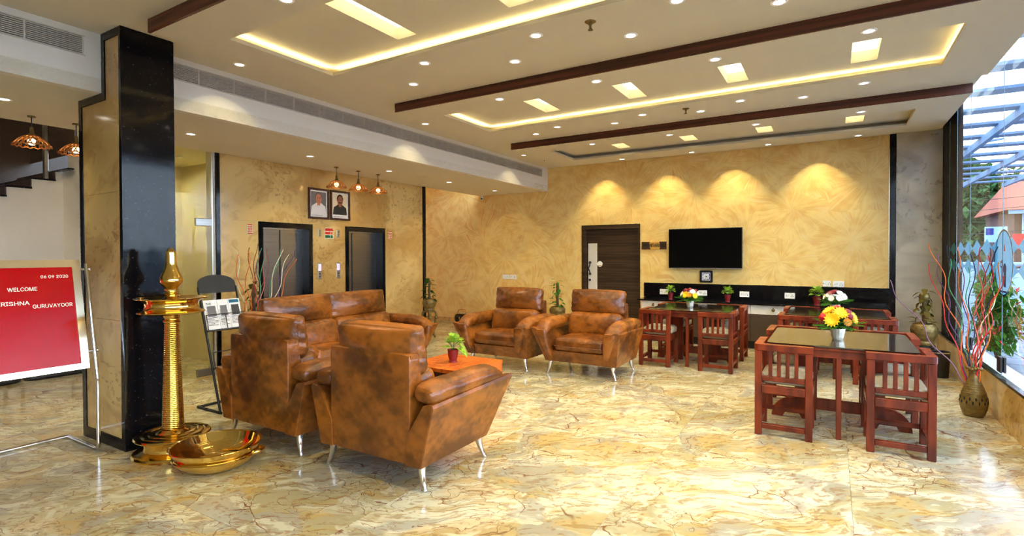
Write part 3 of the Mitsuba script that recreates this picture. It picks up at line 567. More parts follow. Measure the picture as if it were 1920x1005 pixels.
# ---------------------------------------------------------------- leather seating (local: faces +y, back plane y=0, on the floor)
def leg_mesh(x, y, sx, sy, h=.168):
    s = np.linspace(0, 1, 9); pts = [(x+sx*.045*q**2, y+sy*.028*q**2, h*(1-q)+.001) for q in s]
    m = tube(pts, [.030-.019*q+.004*(q > .97) for q in s], 12); return m
def arm_poly(side, W):
    """arm cross section (x, z) for a seat of half width W at its outer bottom edge"""
    q = [(W-.115, .163), (W, .163), (W+.102, .565), (W+.092, .585), (W+.03, .575), (W-.105, .36)]
    return [(side*a, b) for a, b in q]
def arm_mesh(side, W):
    q = arm_poly(side, W); pts = []
    for x, z in q:
        s = (z-.163)/.40
        pts += [(x, .0, z-.012*s), (x, .735+.195*s, z+.012*s), (x+(-side*.008), -.004, z-.012*s)]
    m = trimesh.convex.convex_hull(np.array(pts)); return m
def arm_pad(side, W):
    m = soft(.088, .45, .066, .058, bul=(.006, .0, .014), k=4, wr=.006, seed=side+3)
    v = m.vertices; u = v[:, 1]/.45
    v[:, 2] += np.where(u > .45, -(u-.45)**2*.34, 0)+.012*np.sin(u*9+side)*.2
    w = .007*np.sin(u*60)*np.clip((np.abs(u)-.72)/.28, 0, 1); v[:, 2] += w*(v[:, 2] > 0); v[:, 0] *= 1+.06*np.clip((np.abs(u)-.8)/.2, 0, 1)
    m.vertices = v; return xf(m, (side*(W+.000), .462, .622), ry=side*.16)
def front_drop(side, W):
    m = soft(.085, .035, .17, .034, bul=(.0, .014, 0), k=3, wr=.004, seed=side+9); v = m.vertices
    s = (v[:, 2]+.17)/.34; v[:, 0] = v[:, 0]*(.42+.58*s); v[:, 0] += side*(-.085+.085*s); v[:, 1] += .085*s-.02
    m.vertices = v; return xf(m, (side*(W-.012), .845, .415))
def seat_set(root_parts, W, n):
    """collects (sub, ply dict, label) for a sofa of n seats whose bottom half width is W"""
    L = root_parts; A = lambda nm, m, mt, sm=40, lab=None: L.append((nm, mikit.ply(m, mt, sm), lab))
    sw = W-.115
    A('back_shell', xf(soft(sw+.018, .058, .352, .022, bul=(0, .004, .006), k=4), (0, .058, .513)), 'mat_leather', True)
    for s in (-1, 1):
        k = trimesh.convex.convex_hull(np.array([(s*(sw-.03), .02, .86), (s*(sw+.016), .02, .86), (s*(sw+.016), .085, .855), (s*(sw+.018), .155, .56), (s*(sw-.03), .155, .56), (s*(sw+.016), .02, .22), (s*(sw-.03), .02, .22), (s*(sw-.03), .085, .855)]))
        A('back_wing', k, 'mat_leather', False)
    A('seat_base', trimesh.convex.convex_hull(np.array([(x, y, z) for x in (-sw-.02, sw+.02) for (y, z) in ((.02, .163), (.725, .163), (.775, .305), (.03, .305))])), 'mat_leather', 20)
    for s in (-1, 1):
        A('arm', arm_mesh(s, W), 'mat_leather', 20); A('arm_pad', arm_pad(s, W), 'mat_leather', True); A('arm_front', front_drop(s, W), 'mat_leather', True)
    w = (2*sw-.03)/n/2
    for i in range(n):
        cx = -sw+.015+w*(2*i+1)
        c = soft(w-.004, .33, .082, .05, bul=(0, .02, .024), k=4, wr=.006, seed=i+20)
        A('seat_cushion', xf(c, (cx, .47, .385), rx=.02), 'mat_leather', True)
        A('seam', tube([(cx+q*(w-.02), .802+.017*(1-q*q), .372) for q in np.linspace(-1, 1, 13)], .0035, 5), 'mat_seam', True)
        A('lumbar_cushion', xf(soft(w+(.020 if n == 1 else .004), .10, .17, .07, bul=(.006, .03, .0), k=4, wr=.006, seed=i+31, endw=.001), (cx, .235, .575), rx=.24), 'mat_leather', True)
        hw = w+(.030 if n == 1 else .012)
        A('headrest', xf(soft(hw, .062, .158, .036, bul=(0, .085, .006), k=5, wr=.010, seed=i+43, pinch=.10, endw=.0025), (cx, .135, .878), rx=.13), 'mat_leather', True)
    for sx in (-1, 1):
        for sy, y in ((-.6, .07), (1, .70)):
            A('leg', leg_mesh(sx*(W-.055), y, sx, sy), 'mat_chrome', True, 'curved chrome leg')
    return L
def place(root, parts, label, category, loc, rz, group):
    return copies(root, parts, T().translate(list(loc)).rotate([0, 0, 1], math.degrees(rz)), label, category, group)
chair_parts = seat_set([], .468, 1)
place('leather_armchair', chair_parts, 'brown leather armchair nearest the camera, its back turned, before the coffee table', 'armchair', (-2.665, 2.515, 0), 0, 'brown leather armchairs')
place('leather_armchair', chair_parts, 'brown leather armchair with its back turned, beside the brass floor lamp', 'armchair', (-3.86, 2.50, 0), 0, 'brown leather armchairs')
place('leather_armchair', chair_parts, 'brown leather armchair facing the camera beyond the coffee table, left of its twin', 'armchair', (-3.815, 6.62, 0), PI, 'brown leather armchairs')
place('leather_armchair', chair_parts, 'brown leather armchair facing the camera, nearest the red dining tables', 'armchair', (-2.65, 6.69, 0), PI, 'brown leather armchairs')
place('leather_sofa', seat_set([], 1.02, 2), 'brown leather two-seat sofa with its back to the lifts', 'sofa', (-5.43, 4.385, 0), -PI/2, None)
# coffee table
ct = thing('coffee_table', 'low square wooden coffee table with a patterned top among the leather seats', 'coffee table')
cx0, cx1, cy0, cy1, cz = -3.63, -2.91, 3.52, 4.60, .42
P(ct, 'top', ext(sbox(cx0, cy0, cx1, cy1).difference(sbox(cx0+.05, cy0+.05, cx1-.05, 3.93).buffer(0)), .035, 'z', cz-.035), 'mat_coffee_wood')
P(ct, 'inset_shelf', bx(cx0+.045, cx1-.045, cy0+.045, 3.935, cz-.16, cz-.145), 'mat_coffee_dark')
P(ct, 'apron', cat(bx(cx0+.004, cx0+.03, cy0+.004, cy1-.004, .06, cz-.0355), bx(cx1-.03, cx1-.004, cy0+.004, cy1-.004, .06, cz-.0355), bx(cx0+.03, cx1-.03, cy0+.004, cy0+.03, .06, cz-.0355), bx(cx0+.03, cx1-.03, cy1-.03, cy1-.004, .06, cz-.0355)), 'mat_coffee_wood')
P(ct, 'inset_wall', cat(bx(cx0+.045, cx1-.045, 3.935, 3.95, cz-.16, cz-.0355)), 'mat_coffee_dark')
for x in (cx0+.05, cx1-.05):
    for y in (cy0+.05, cy1-.05): P(ct, 'foot', bx(x-.03, x+.03, y-.03, y+.03, 0, .06), 'mat_coffee_dark')
# ---------------------------------------------------------------- plants
def leaf(w, l, bend=.25, n=4):
    V, Fc = [], []
    for i in range(n+1):
        s = i/n; ww = w*math.sin(PI*min(1, s**.75))*(1 if s < 1 else 0); z = -bend*l*s*s
        V += [(-ww/2, s*l, z+.12*ww), (0, s*l, z), (ww/2, s*l, z+.12*ww)]
    for i in range(n):
        a = 3*i
        for q in ((a, a+1, a+4, a+3), (a+1, a+2, a+5, a+4)): Fc += [[q[0], q[1], q[2]], [q[0], q[2], q[3]]]
    return trimesh.Trimesh(V, Fc, process=False)
LEAF = {}
def leaf_ply(m, w, l, bend=.25):
    k = (m, w, l, bend)
    if k not in LEAF: LEAF[k] = mikit.ply(leaf(w, l, bend), m, True)
    return LEAF[k]
def put_leaf(t, ply, loc, az, tilt, s=1.0, name='leaf'):
    k = numbered(f'{t}__{name}')
    scene[k] = {**ply, 'to_world': T().translate(list(loc)).rotate([0, 0, 1], math.degrees(az)).rotate([1, 0, 0], math.degrees(tilt)).scale(s)}
def small_plant(x, y, z, label, s=1.0, seed=0, n=34, side=0):
    R = random.Random(seed); t = thing('potted_plant', label, 'potted plant', 'small plants in red pots')
    P(t, 'pot', xf(lathe([(0, 0), (.036, 0), (.036, .012), (.031, .016), (.044, .055), (.047, .105), (.050, .112), (.045, .112), (.043, .098), (0, .098)], 24), (x, y, z), s=(s, s, s)), 'mat_red_pot', 40)
    P(t, 'soil', xf(cyl(0, 0, .09, .100, .043, 16), (x, y, z), s=(s, s, s)), 'mat_soil')
    P(t, 'stems', cat(*[tube([(x, y, z+.095*s), (x+.02*s*math.cos(a), y+.02*s*math.sin(a), z+.15*s), (x+.05*s*math.cos(a), y+.05*s*math.sin(a), z+.18*s)], .0025*s, 4) for a in np.linspace(0, 5.5, 7)]), 'mat_stem')
    lp = leaf_ply('mat_leaf_bright', .078, .080, .18)
    for i in range(n):
        a = i*2.4+R.random()*.6; rr = (.005+.05*math.sqrt((i+.5)/n))*s; h = z+(.215-.085*((i+.5)/n)+R.uniform(-.012, .012))*s
        put_leaf(t, lp, (x+rr*math.cos(a)+side*.01, y+rr*math.sin(a), h), a-PI/2, .95-1.05*(i/n)+R.uniform(-.25, .25), s*R.uniform(.6, .85))
    if side:
        for i in range(4): put_leaf(t, lp, (x+(.075+.014*i)*s*side, y, z+(.165-.022*i)*s), -PI/2*side+R.uniform(-.6, .6), -.8, s*.7)
    return t
small_plant(-3.285, 4.255, .42, 'small bright green plant in a red pot on the coffee table', 1.15, 1, 40, 1)
for i, (x, y, s, lab) in enumerate(((-2.42, 9.30, .92, 'small green plant in a red pot on the left end of the black counter'), (-1.475, 9.22, .95, 'small green plant in a red pot on the black counter, right of the clock'), (-.21, 9.25, 1.1, 'small green plant in a red pot on the black counter behind the white flowers'))):
    small_plant(x, y, .728, lab, s*1.05, 10+i)
def totem(x, y, label, potr, zp0, zp1, ztop, lm, seed, stand=True, knob=False, n=24, rust=False):
    R = random.Random(seed); t = thing('potted_creeper', label, 'potted plant')
    h = zp1-zp0
    P(t, 'pot', xf(lathe([(0, 0), (potr*.72, 0), (potr*.76, h*.12), (potr*.70, h*.2), (potr*.86, h*.34), (potr, h*.62), (potr*.99, h*.82), (potr*.82, h*.97), (potr*.80, h), (potr*.72, h), (potr*.7, h*.9), (0, h*.9)], 36), (x, y, zp0)), 'mat_bronze', 40)
    if stand:
        g = zp0
        ring = [lathe([(potr*.72, g-.03), (potr*.82, g-.025), (potr*.82, g-.004), (potr*.0, g-.001), (0, g-.03)], 28, x, y)]
        for k in range(4):
            a = PI/4+k*PI/2; c, s = math.cos(a), math.sin(a)
            ring.append(tube(spline([(x+potr*.72*c, y+potr*.72*s, g-.015), (x+potr*.95*c, y+potr*.95*s, g*.72), (x+potr*.6*c, y+potr*.6*s, g*.35), (x+potr*.85*c, y+potr*.85*s, .012)], 14), .020, 8))
            ring.append(ball(x+potr*.93*c, y+potr*.93*s, g*.74, .030, 1)); ring.append(tube([(x+potr*.6*math.cos(q), y+potr*.6*math.sin(q), g*.4) for q in np.linspace(a, a+PI/2, 8)], .012, 6))
        P(t, 'stand', cat(*ring), 'mat_bronze' if not knob else 'mat_black_metal', 40, label='ornate footed stand')
    P(t, 'soil', cyl(x, y, zp1-h*.12, zp1-h*.06, potr*.70, 20), 'mat_soil')
    P(t, 'moss_pole', xf(lathe([(0, 0), (potr*.18, 0), (potr*.17, (ztop-zp1)*.5), (potr*.16, (ztop-zp1)*.9), (0, (ztop-zp1)*.93)], 14), (x, y, zp1-h*.1)), 'mat_coir', 40)
    if knob: P(t, 'knob', ball(x, y, ztop-.10, .062, 2, (1, 1, 1)) if False else xf(trimesh.creation.icosphere(2, .060), (x, y, ztop-.115)), 'mat_bronze', True, label='round bronze knob on the pole')
    for i in range(n):
        a = i*2.4+R.random(); f = (i+.5)/n; hh = zp1+(ztop-zp1)*(f**1.25)*1.0; rr = potr*(.26+.62*(1-f)**2.0*R.uniform(.3, 1))
        m = lm if not rust or R.random() < .6 else 'mat_leaf_rust'
        put_leaf(t, leaf_ply(m, .068, .095, .35), (x+rr*math.cos(a), y+rr*math.sin(a), hh), a-PI/2, R.uniform(-1.0, .5), R.uniform(.75, 1.2))
    P(t, 'vine', tube([(x+potr*.22*math.cos(9*q), y+potr*.22*math.sin(9*q), zp1-.02+(ztop-zp1)*q) for q in np.linspace(0, .95, 30)], .005, 5), 'mat_stem', True)
    return t
totem(-6.27, 7.43, 'creeper in a bronze pot on an ornate stand, right of the lifts', .125, .50, .71, 1.10, 'mat_leaf_dark', 3)
totem(-4.55, 9.18, 'creeper on a moss pole in a bronze pot, left of the brown door', .155, .27, .50, 1.03, 'mat_leaf_green', 4, n=26)
totem(1.0, 8.55, 'rust-leaved creeper with a round knob in a bronze pot by the glass front', .145, .33, .60, 1.06, 'mat_leaf_olive', 5, knob=True, n=34, rust=True)
totem(-6.2, 3.98, 'dark leafy creeper in a bronze pot behind the curly twigs by the lifts', .13, .36, .57, 1.20, 'mat_leaf_dark', 6, n=24, rust=True)
def stick(t, m, p0, p1, R, amp, waves, rad=.0055, mid=None):
    p0, p1 = np.array(p0, float), np.array(p1, float); n = 40; s = np.linspace(0, 1, n)
    out = np.array([p1[0]-p0[0], p1[1]-p0[1], 0]); 
    # rises steeply, then leans out
    base = p0+np.outer(s, p1-p0); base[:, :2] += np.outer((s**.9-s)*.0, out[:2])
    ph, pa = R.uniform(0, 6.28), R.uniform(0, 3.14)
    w = amp*np.sin(2*PI*waves*s+ph)*np.clip(s*3.0, 0, 1)
    w2 = amp*.5*np.cos(2*PI*waves*s+ph)*np.clip(s*3.0, 0, 1)
    base[:, 0] += w*math.cos(pa)+w2*math.sin(pa); base[:, 1] += w*math.sin(pa)-w2*math.cos(pa)
    P(t, 'twig', tube(base, rad*(1-.35*s), 6), m, True)
vx, vy = 1.115, 6.38
tw = thing('twig_vase', 'bronze floor vase with tall curly coloured twigs, by the glass front', 'vase')
P(tw, 'vase', lathe([(0, 0), (.066, .0), (.082, .02), (.101, .085), (.104, .13), (.094, .20), (.066, .28), (.043, .345), (.036, .38), (.035, .40), (.042, .407), (.042, .415), (.037, .421), (.050, .445), (.054, .457), (.046, .457), (.031, .425), (.029, .36), (.05, .25), (0, .05)], 40, vx, vy), 'mat_bronze', 35)
P(tw, 'rim_bead', cat(*[ball(vx+.053*math.cos(a), vy+.053*math.sin(a), .443+.006*math.sin(4*a), .012, 1) for a in np.linspace(0, 2*PI, 17)[:-1]]), 'mat_bronze', True, kind='stuff')
P(tw, 'ring', cat(*[lathe([(r0, z), (r0+.004, z+.003), (r0, z+.006)], 32, vx, vy) for z, r0 in ((.215, .0885), (.235, .0815), (.255, .0745), (.275, .067), (.295, .060))]), 'mat_bronze', True)
cut = []
for k in range(14):
    a = 2*PI*k/14
    for (z, r0, tl) in ((.135, .1030, .5), (.168, .0985, -.5)):
        aa = a+(.22 if tl < 0 else 0)
        l = xf(trimesh.creation.icosphere(1, 1), s=(.004, .006, .017)); cut.append(xf(l, (vx+r0*math.cos(aa), vy+r0*math.sin(aa), z), rz=aa, rx=0).copy())
P(tw, 'piercing', cat(*cut), 'mat_void', label='dark pierced leaf-shaped openings', kind='stuff')
R = random.Random(7)
# twig tips: (offset towards the room, offset along the glass front, height, colour)
for dx_, dy_, z, m in ((-.66, .05, 1.24, 'violet'), (-.33, .10, 1.40, 'red'), (-.31, .06, 1.60, 'orange'), (-.28, .10, 1.50, 'purple'), (-.17, .16, 1.58, 'navy'), (-.13, .05, 1.56, 'orange'), (-.20, .02, 1.45, 'green'), (-.09, .12, 1.46, 'purple'), (-.03, -.05, 1.50, 'navy'), (-.04, .10, 1.37, 'green'), (.03, -.10, 1.43, 'pink'), (.06, .0, 1.56, 'red'), (.09, -.14, 1.48, 'red'), (.11, .05, 1.55, 'brown'), (.13, -.10, 1.56, 'navy'), (.14, -.2, 1.42, 'orange'), (.16, -.02, 1.44, 'cream'), (.15, -.16, 1.30, 'red'), (.10, .12, 1.2, 'orange'), (.14, .03, 1.1, 'green')):
    a = R.uniform(0, 6.28); stick(tw, 'mat_stick_'+m, (vx+.02*math.cos(a), vy+.02*math.sin(a), .20), (vx+dx_, vy+dy_, z), R, .030, R.uniform(2.4, 3.2), .0056)
v2x, v2y = -5.86, 3.74
tw2 = thing('twig_vase', 'vase of tall curly coloured twigs in front of the lifts, behind the sofa', 'vase')
P(tw2, 'vase', lathe([(0, 0), (.09, 0), (.13, .1), (.125, .2), (.06, .38), (.045, .44), (.065, .50), (.055, .50), (.03, .42), (0, .1)], 32, v2x, v2y), 'mat_bronze', 35)
R = random.Random(11)
for dx_, dy_, z, m in ((0.05, -0.22, 1.52, 'orange'), (0.0, -0.2, 1.57, 'cream'), (0.1, -0.12, 1.56, 'orange'), (0.0, -0.02, 1.6, 'brown'), (0.06, 0.02, 1.64, 'brown'), (-0.05, 0.11, 1.56, 'red'), (0.05, 0.09, 1.59, 'green'), (0.1, 0.13, 1.53, 'pink'), (0.0, 0.23, 1.59, 'brown'), (0.0, 0.38, 1.58, 'green'), (0.12, 0.31, 1.58, 'cream'), (0.05, 0.48, 1.52, 'cream'), (0.0, 0.56, 1.57, 'purple'), (-0.05, 0.63, 1.46, 'orange'), (0.0, 0.1, 1.5, 'purple'), (0.1, 0.09, 1.51, 'green')):
    a = R.uniform(0, 6.28); stick(tw2, 'mat_stick_'+m, (v2x+.02*math.cos(a), v2y+.02*math.sin(a), .30), (v2x+dx_, v2y+dy_, z), R, .030, R.uniform(1.8, 2.5), .0060)
# ---------------------------------------------------------------- brass lamp, bowl, welcome board, magazine rack
lx, ly = -4.325, 2.105
bl = thing('brass_lamp', 'tall brass temple lamp with a ringed column, in front of the black pillar', 'oil lamp')
P(bl, 'base', lathe([(0, 0), (.262, 0), (.270, .012), (.262, .026), (.225, .038), (.196, .048), (.190, .075), (.198, .112), (.225, .122), (.250, .128), (.256, .138), (.248, .148), (.215, .152), (.205, .146), (.195, .154), (.170, .157), (.160, .151), (.150, .160), (.125, .164), (.115, .159), (.105, .170), (.088, .180), (.082, .186), (0, .186)], 64, lx, ly), 'mat_brass', 35)
prof = [(0, .187)]
for k in range(54):
    z = .188+.80*k/54; r = .076-.026*k/54; dz = .80/54
    prof += [(r-.004, z), (r, z+dz*.25), (r, z+dz*.65), (r-.004, z+dz*.95)]
prof += [(.046, .99), (.056, .995), (.060, 1.005), (.056, 1.015), (.048, 1.02), (.055, 1.032), (.058, 1.045), (.05, 1.06), (0, 1.06)]
P(bl, 'column', lathe(prof, 48, lx, ly), 'mat_brass', 35, label='brass column of stacked rings')
P(bl, 'dish', lathe([(0, 1.06), (.12, 1.062), (.205, 1.066), (.226, 1.074), (.222, 1.081), (.200, 1.088), (.182, 1.104), (.176, 1.125), (.180, 1.146), (.200, 1.164), (.240, 1.178), (.244, 1.184), (.236, 1.187), (.195, 1.174), (.165, 1.160), (.08, 1.158), (0, 1.160)], 64, lx, ly), 'mat_brass', 35)
P(bl, 'finial', lathe([(0, 1.158), (.072, 1.160), (.068, 1.172), (.045, 1.184), (.036, 1.20), (.048, 1.208), (.050, 1.216), (.040, 1.222), (.036, 1.232), (.050, 1.238), (.050, 1.246), (.040, 1.25), (.058, 1.272), (.077, 1.300), (.079, 1.320), (.072, 1.345), (.052, 1.385), (.042, 1.42), (.036, 1.46), (.034, 1.525), (.035, 1.534), (.031, 1.538), (.014, 1.558), (0, 1.568)], 40, lx, ly), 'mat_brass', 35)
P(bl, 'wick_lip', cat(*[xf(bx(-.02, .02, -.03, .012, 0, .008, .003), (lx+.238*math.cos(a), ly+.238*math.sin(a), 1.180), rz=a-PI/2) for a in np.linspace(0, 2*PI, 6)[:-1]]), 'mat_brass')
ux, uy = -3.755, 2.115
ur = thing('brass_bowl', 'wide shallow brass bowl with two lug handles on the floor beside the lamp', 'bowl')
P(ur, 'bowl', lathe([(0, .006), (.10, .002), (.17, .010), (.225, .038), (.268, .076), (.279, .098), (.274, .104), (.262, .106), (.266, .116), (.284, .142), (.292, .158), (.297, .166), (.292, .170), (.280, .164), (.258, .120), (.245, .096), (.20, .052), (.15, .028), (0, .020)], 72, ux, uy), 'mat_brass', 35)
for s in (-1, 1):
    dxy = np.array([-.86, -.51])*(1 if s < 0 else -1); px, py = ux+dxy[0]*.285, uy+dxy[1]*.285; nrm = np.array([-dxy[1], dxy[0]])
    P(ur, 'handle', tube(spline([(px+nrm[0]*.052, py+nrm[1]*.052, .118), (px+dxy[0]*.030+nrm[0]*.04, py+dxy[1]*.030+nrm[1]*.04, .122), (px+dxy[0]*.045, py+dxy[1]*.045, .122), (px+dxy[0]*.030-nrm[0]*.04, py+dxy[1]*.030-nrm[1]*.04, .122), (px-nrm[0]*.052, py-nrm[1]*.052, .118)], 20), .015, 10), 'mat_brass', True)
# welcome board: stands along y, faces +x, leaning back
wbd = thing('welcome_board', 'tilted red welcome board in a polished frame on a steel tube stand', 'sign')
bY1, bY0 = 1.815, .70; bz, th = .56, .20      # bend height, lean angle
def bp(y, s, d=0.0): return np.array([-4.835-math.sin(th)*s+math.cos(th)*d, y, bz+math.cos(th)*s+math.sin(th)*d])
for y in (bY1, bY0):
    pts = [(-5.40, y+.0, .018), (-5.0, y, .018), (-4.88, y, .018), (-4.845, y, .030), (-4.832, y, .07), (-4.835, y, .30), bp(y, -.02), bp(y, .05), bp(y, .5), bp(y, .90)]
    P(wbd, 'side_tube', tube(pts, .0135, 12), 'mat_chrome', True)
P(wbd, 'floor_tube', tube([(-5.40, bY0-.005, .018), (-5.40, bY1+.005, .018)], .0138, 12), 'mat_chrome', True)
def slab(y0, y1, s0, s1, d0, d1):
    v = np.array([bp(y, s, d) for y in (y0, y1) for s in (s0, s1) for d in (d0, d1)]); return trimesh.convex.convex_hull(v)
B0, B1, S0, S1 = bY0+.055, bY1-.045, .09, .93
P(wbd, 'back_panel', slab(B0, B1, S0, S1, -.02, -.006), 'mat_satin')
P(wbd, 'frame', cat(slab(B0, B1, S0, S0+.045, -.006, .014), slab(B0, B1, S1-.055, S1, -.006, .014), slab(B0, B0+.05, S0+.045, S1-.055, -.006, .014), slab(B1-.05, B1, S0+.045, S1-.055, -.006, .014)), 'mat_gold_trim', label='polished frame')
P(wbd, 'red_felt', slab(B0+.05, B1-.05, S0+.045, S1-.055, -.0055, .001), 'mat_red_board', label='red lettering panel')
def btext(txt, h, yend, s, wid):
    m = meshkit.text_mesh(txt, h, .002, True); m.apply_scale([wid/(m.bounds[1][0]-m.bounds[0][0]), 1, 1]); m.apply_translation([-m.bounds[1][0], 0, 0])
    v = m.vertices; m.vertices = np.array([bp(yend+a, s+b, .0012+c) for a, b, c in v])
    return m
for tx, h, ye, s, w in (('06 09 2020', .022, B1-.075, S1-.135, .165), ('WELCOME', .027, B1-.265, S1-.225, .165), ('EKRISHNA', .027, B1-.315, S1-.325, .205), ('GURUVAYOOR', .027, B1-.065, S1-.355, .235)):
    P(wbd, 'lettering', btext(tx, h, ye, s, w), 'mat_white_letter', label='raised cream letters')
P(wbd, 'knob', cat(*[ball(*bp(bY1+.022, s, -.01), .014, 2) for s in (.22, .86)], *[ball(*bp(bY0-.022, s, -.01), .014, 2) for s in (.22, .86)]), 'mat_chrome', True)
P(wbd, 'cross_bar', cat(*[tube([bp(bY0, s, -.016), bp(bY1+.02, s, -.016)], .008, 8) for s in (.22, .86)]), 'mat_chrome', True)
# magazine rack, faces +x
rk = thing('magazine_rack', 'black metal newspaper rack with an arched top, holding three newspapers', 'magazine rack')
ry0, ry1 = 2.84, 3.22
def rp(y, s, d=0.0): return np.array([-5.33+.36*s+.95*d, y, 1.19-1.17*s+.30*d])
for y in (ry0, ry1):
    P(rk, 'upright', tube([rp(y, 0), rp(y, 1)], .011, 8), 'mat_black_metal', True); P(rk, 'floor_bar', tube([(-5.36, y, .012), (-4.95, y, .012)], .012, 8), 'mat_black_metal', True)
P(rk, 'floor_bar', tube([(-5.35, ry0, .012), (-5.35, ry1, .012)], .012, 8), 'mat_black_metal', True)
arch = Polygon([(ry0, -.04), (ry1, -.04)]+[((ry0+ry1)/2+.19*math.cos(q), .055+.085*math.sin(q)) for q in np.linspace(0, PI, 24)])
m = ext(arch, .008, 'x', 0); v = m.vertices; m.vertices = np.stack([-5.33+v[:, 0]-.30*v[:, 2], v[:, 1], 1.17+v[:, 2]], 1); P(rk, 'top_panel', m, 'mat_black_metal')
for s in (.36, .66):
    P(rk, 'shelf', trimesh.convex.convex_hull(np.array([rp(y, s+e, d) for y in (ry0, ry1) for e in (0, .01) for d in (0, .05)])), 'mat_black_metal')
    P(rk, 'rail', tube([rp(ry0, s-.12, .055), rp(ry1, s-.12, .055)], .005, 6), 'mat_black_metal', True)
    P(rk, 'rail', cat(*[tube([rp(y, s, .052), rp(y, s-.12, .055)], .004, 6) for y in (ry0, (ry0+ry1)/2, ry1)]), 'mat_black_metal', True)
for i, (a, b, lab) in enumerate(((.005, .135, 'newspaper with a large masthead, leftmost in the black rack'), (.14, .245, 'newspaper in the middle of the black rack'), (.25, .372, 'newspaper with a blue picture, rightmost in the black rack'))):
    t = thing('newspaper', lab, 'newspaper'); y0, y1 = ry0+a, ry0+b
    hull = lambda a0, a1, s0, s1, d0, d1: trimesh.convex.convex_hull(np.array([rp(y, s, d) for y in (a0, a1) for s in (s0, s1) for d in (d0, d1)]))
    P(t, 'sheets', hull(y0, y1, .115, .357, .018, .030), 'mat_paper')
    w = y1-y0
    P(t, 'print', cat(*[hull(y0+.01, y1-.01-(.3*w if k % 3 == 0 else 0), .20+.012*k, .204+.012*k, .0302, .0308) for k in range(11)]), 'mat_ink')
    P(t, 'picture', hull(y0+.2*w, y1-.15*w, .165, .25, .0309, .0314), ('mat_grey_print', 'mat_grey_print', 'mat_ink')[i])
    if i == 2: P(t, 'banner', hull(y0+.01, y1-.01, .122, .15, .0302, .0308), 'mat_frosted')
    if i == 0:
        tm = meshkit.text_mesh('THE', .020, .001, True); vv = tm.vertices; tm.vertices = np.array([rp(y0+.02+a_, .155-b_/1.17, .0302+c_) for a_, b_, c_ in vv]); P(t, 'masthead', tm, 'mat_ink')
# dark tubular bases beyond the welcome board
for i, (y0, y1, lab) in enumerate(((1.75, 2.32, 'low black tubular floor frame under the board, left one'), (2.42, 3.0, 'low black tubular floor frame beyond the board, right one'))):
    t = thing('floor_frame', lab, 'metal stand')
    P(t, 'tube', tube(spline([(-8.62, y0+.02, .03), (-8.35, y0, .03), (-8.27, y0+.05, .03), (-8.25, (y0+y1)/2, .03), (-8.27, y1-.05, .03), (-8.35, y1, .03), (-8.62, y1-.02, .03)], 40), .030, 8), 'mat_black_metal', True)
    P(t, 'upright', cat(*[tube([(-8.60, y, .03), (-8.66, y, .62)], .02, 8) for y in (y0+.03, y1-.03)]), 'mat_black_metal', True)
    P(t, 'cross_bar', tube([(-8.655, y0+.03, .60), (-8.655, y1-.03, .60)], .02, 8), 'mat_black_metal', True)
# shoe polisher by the back wall
t = thing('shoe_polisher', 'small black shoe polishing machine with a handrail, on the floor by the back wall', 'shoe polisher'); sx, sy = -6.93, 9.30
P(t, 'base', bx(sx-.16, sx+.16, sy-.10, sy+.10, 0, .035, .006), 'mat_coffee_dark')
P(t, 'body', xf(soft(.165, .085, .085, .06, bul=(0, .015, .01), k=3), (sx, sy, .125)), 'mat_black_plastic', True)
P(t, 'tray', bx(sx-.13, sx+.13, sy-.075, sy+.075, .222, .236, .003), 'mat_satin'); P(t, 'neck', bx(sx-.10, sx+.10, sy-.05, sy+.05, .205, .2219), 'mat_bronze')
P(t, 'handrail', tube([(sx-.10, sy, .235), (sx-.10, sy, .30), (sx-.02, sy, .315), (sx+.10, sy, .315), (sx+.10, sy, .235)], .009, 8), 'mat_copper', True)
P(t, 'emblem', cat(bx(sx-.012, sx+.012, sy-.1005, sy-.098, .12, .16), bx(sx-.008, sx+.008, sy-.1005, sy-.098, .10, .112)), 'mat_satin')
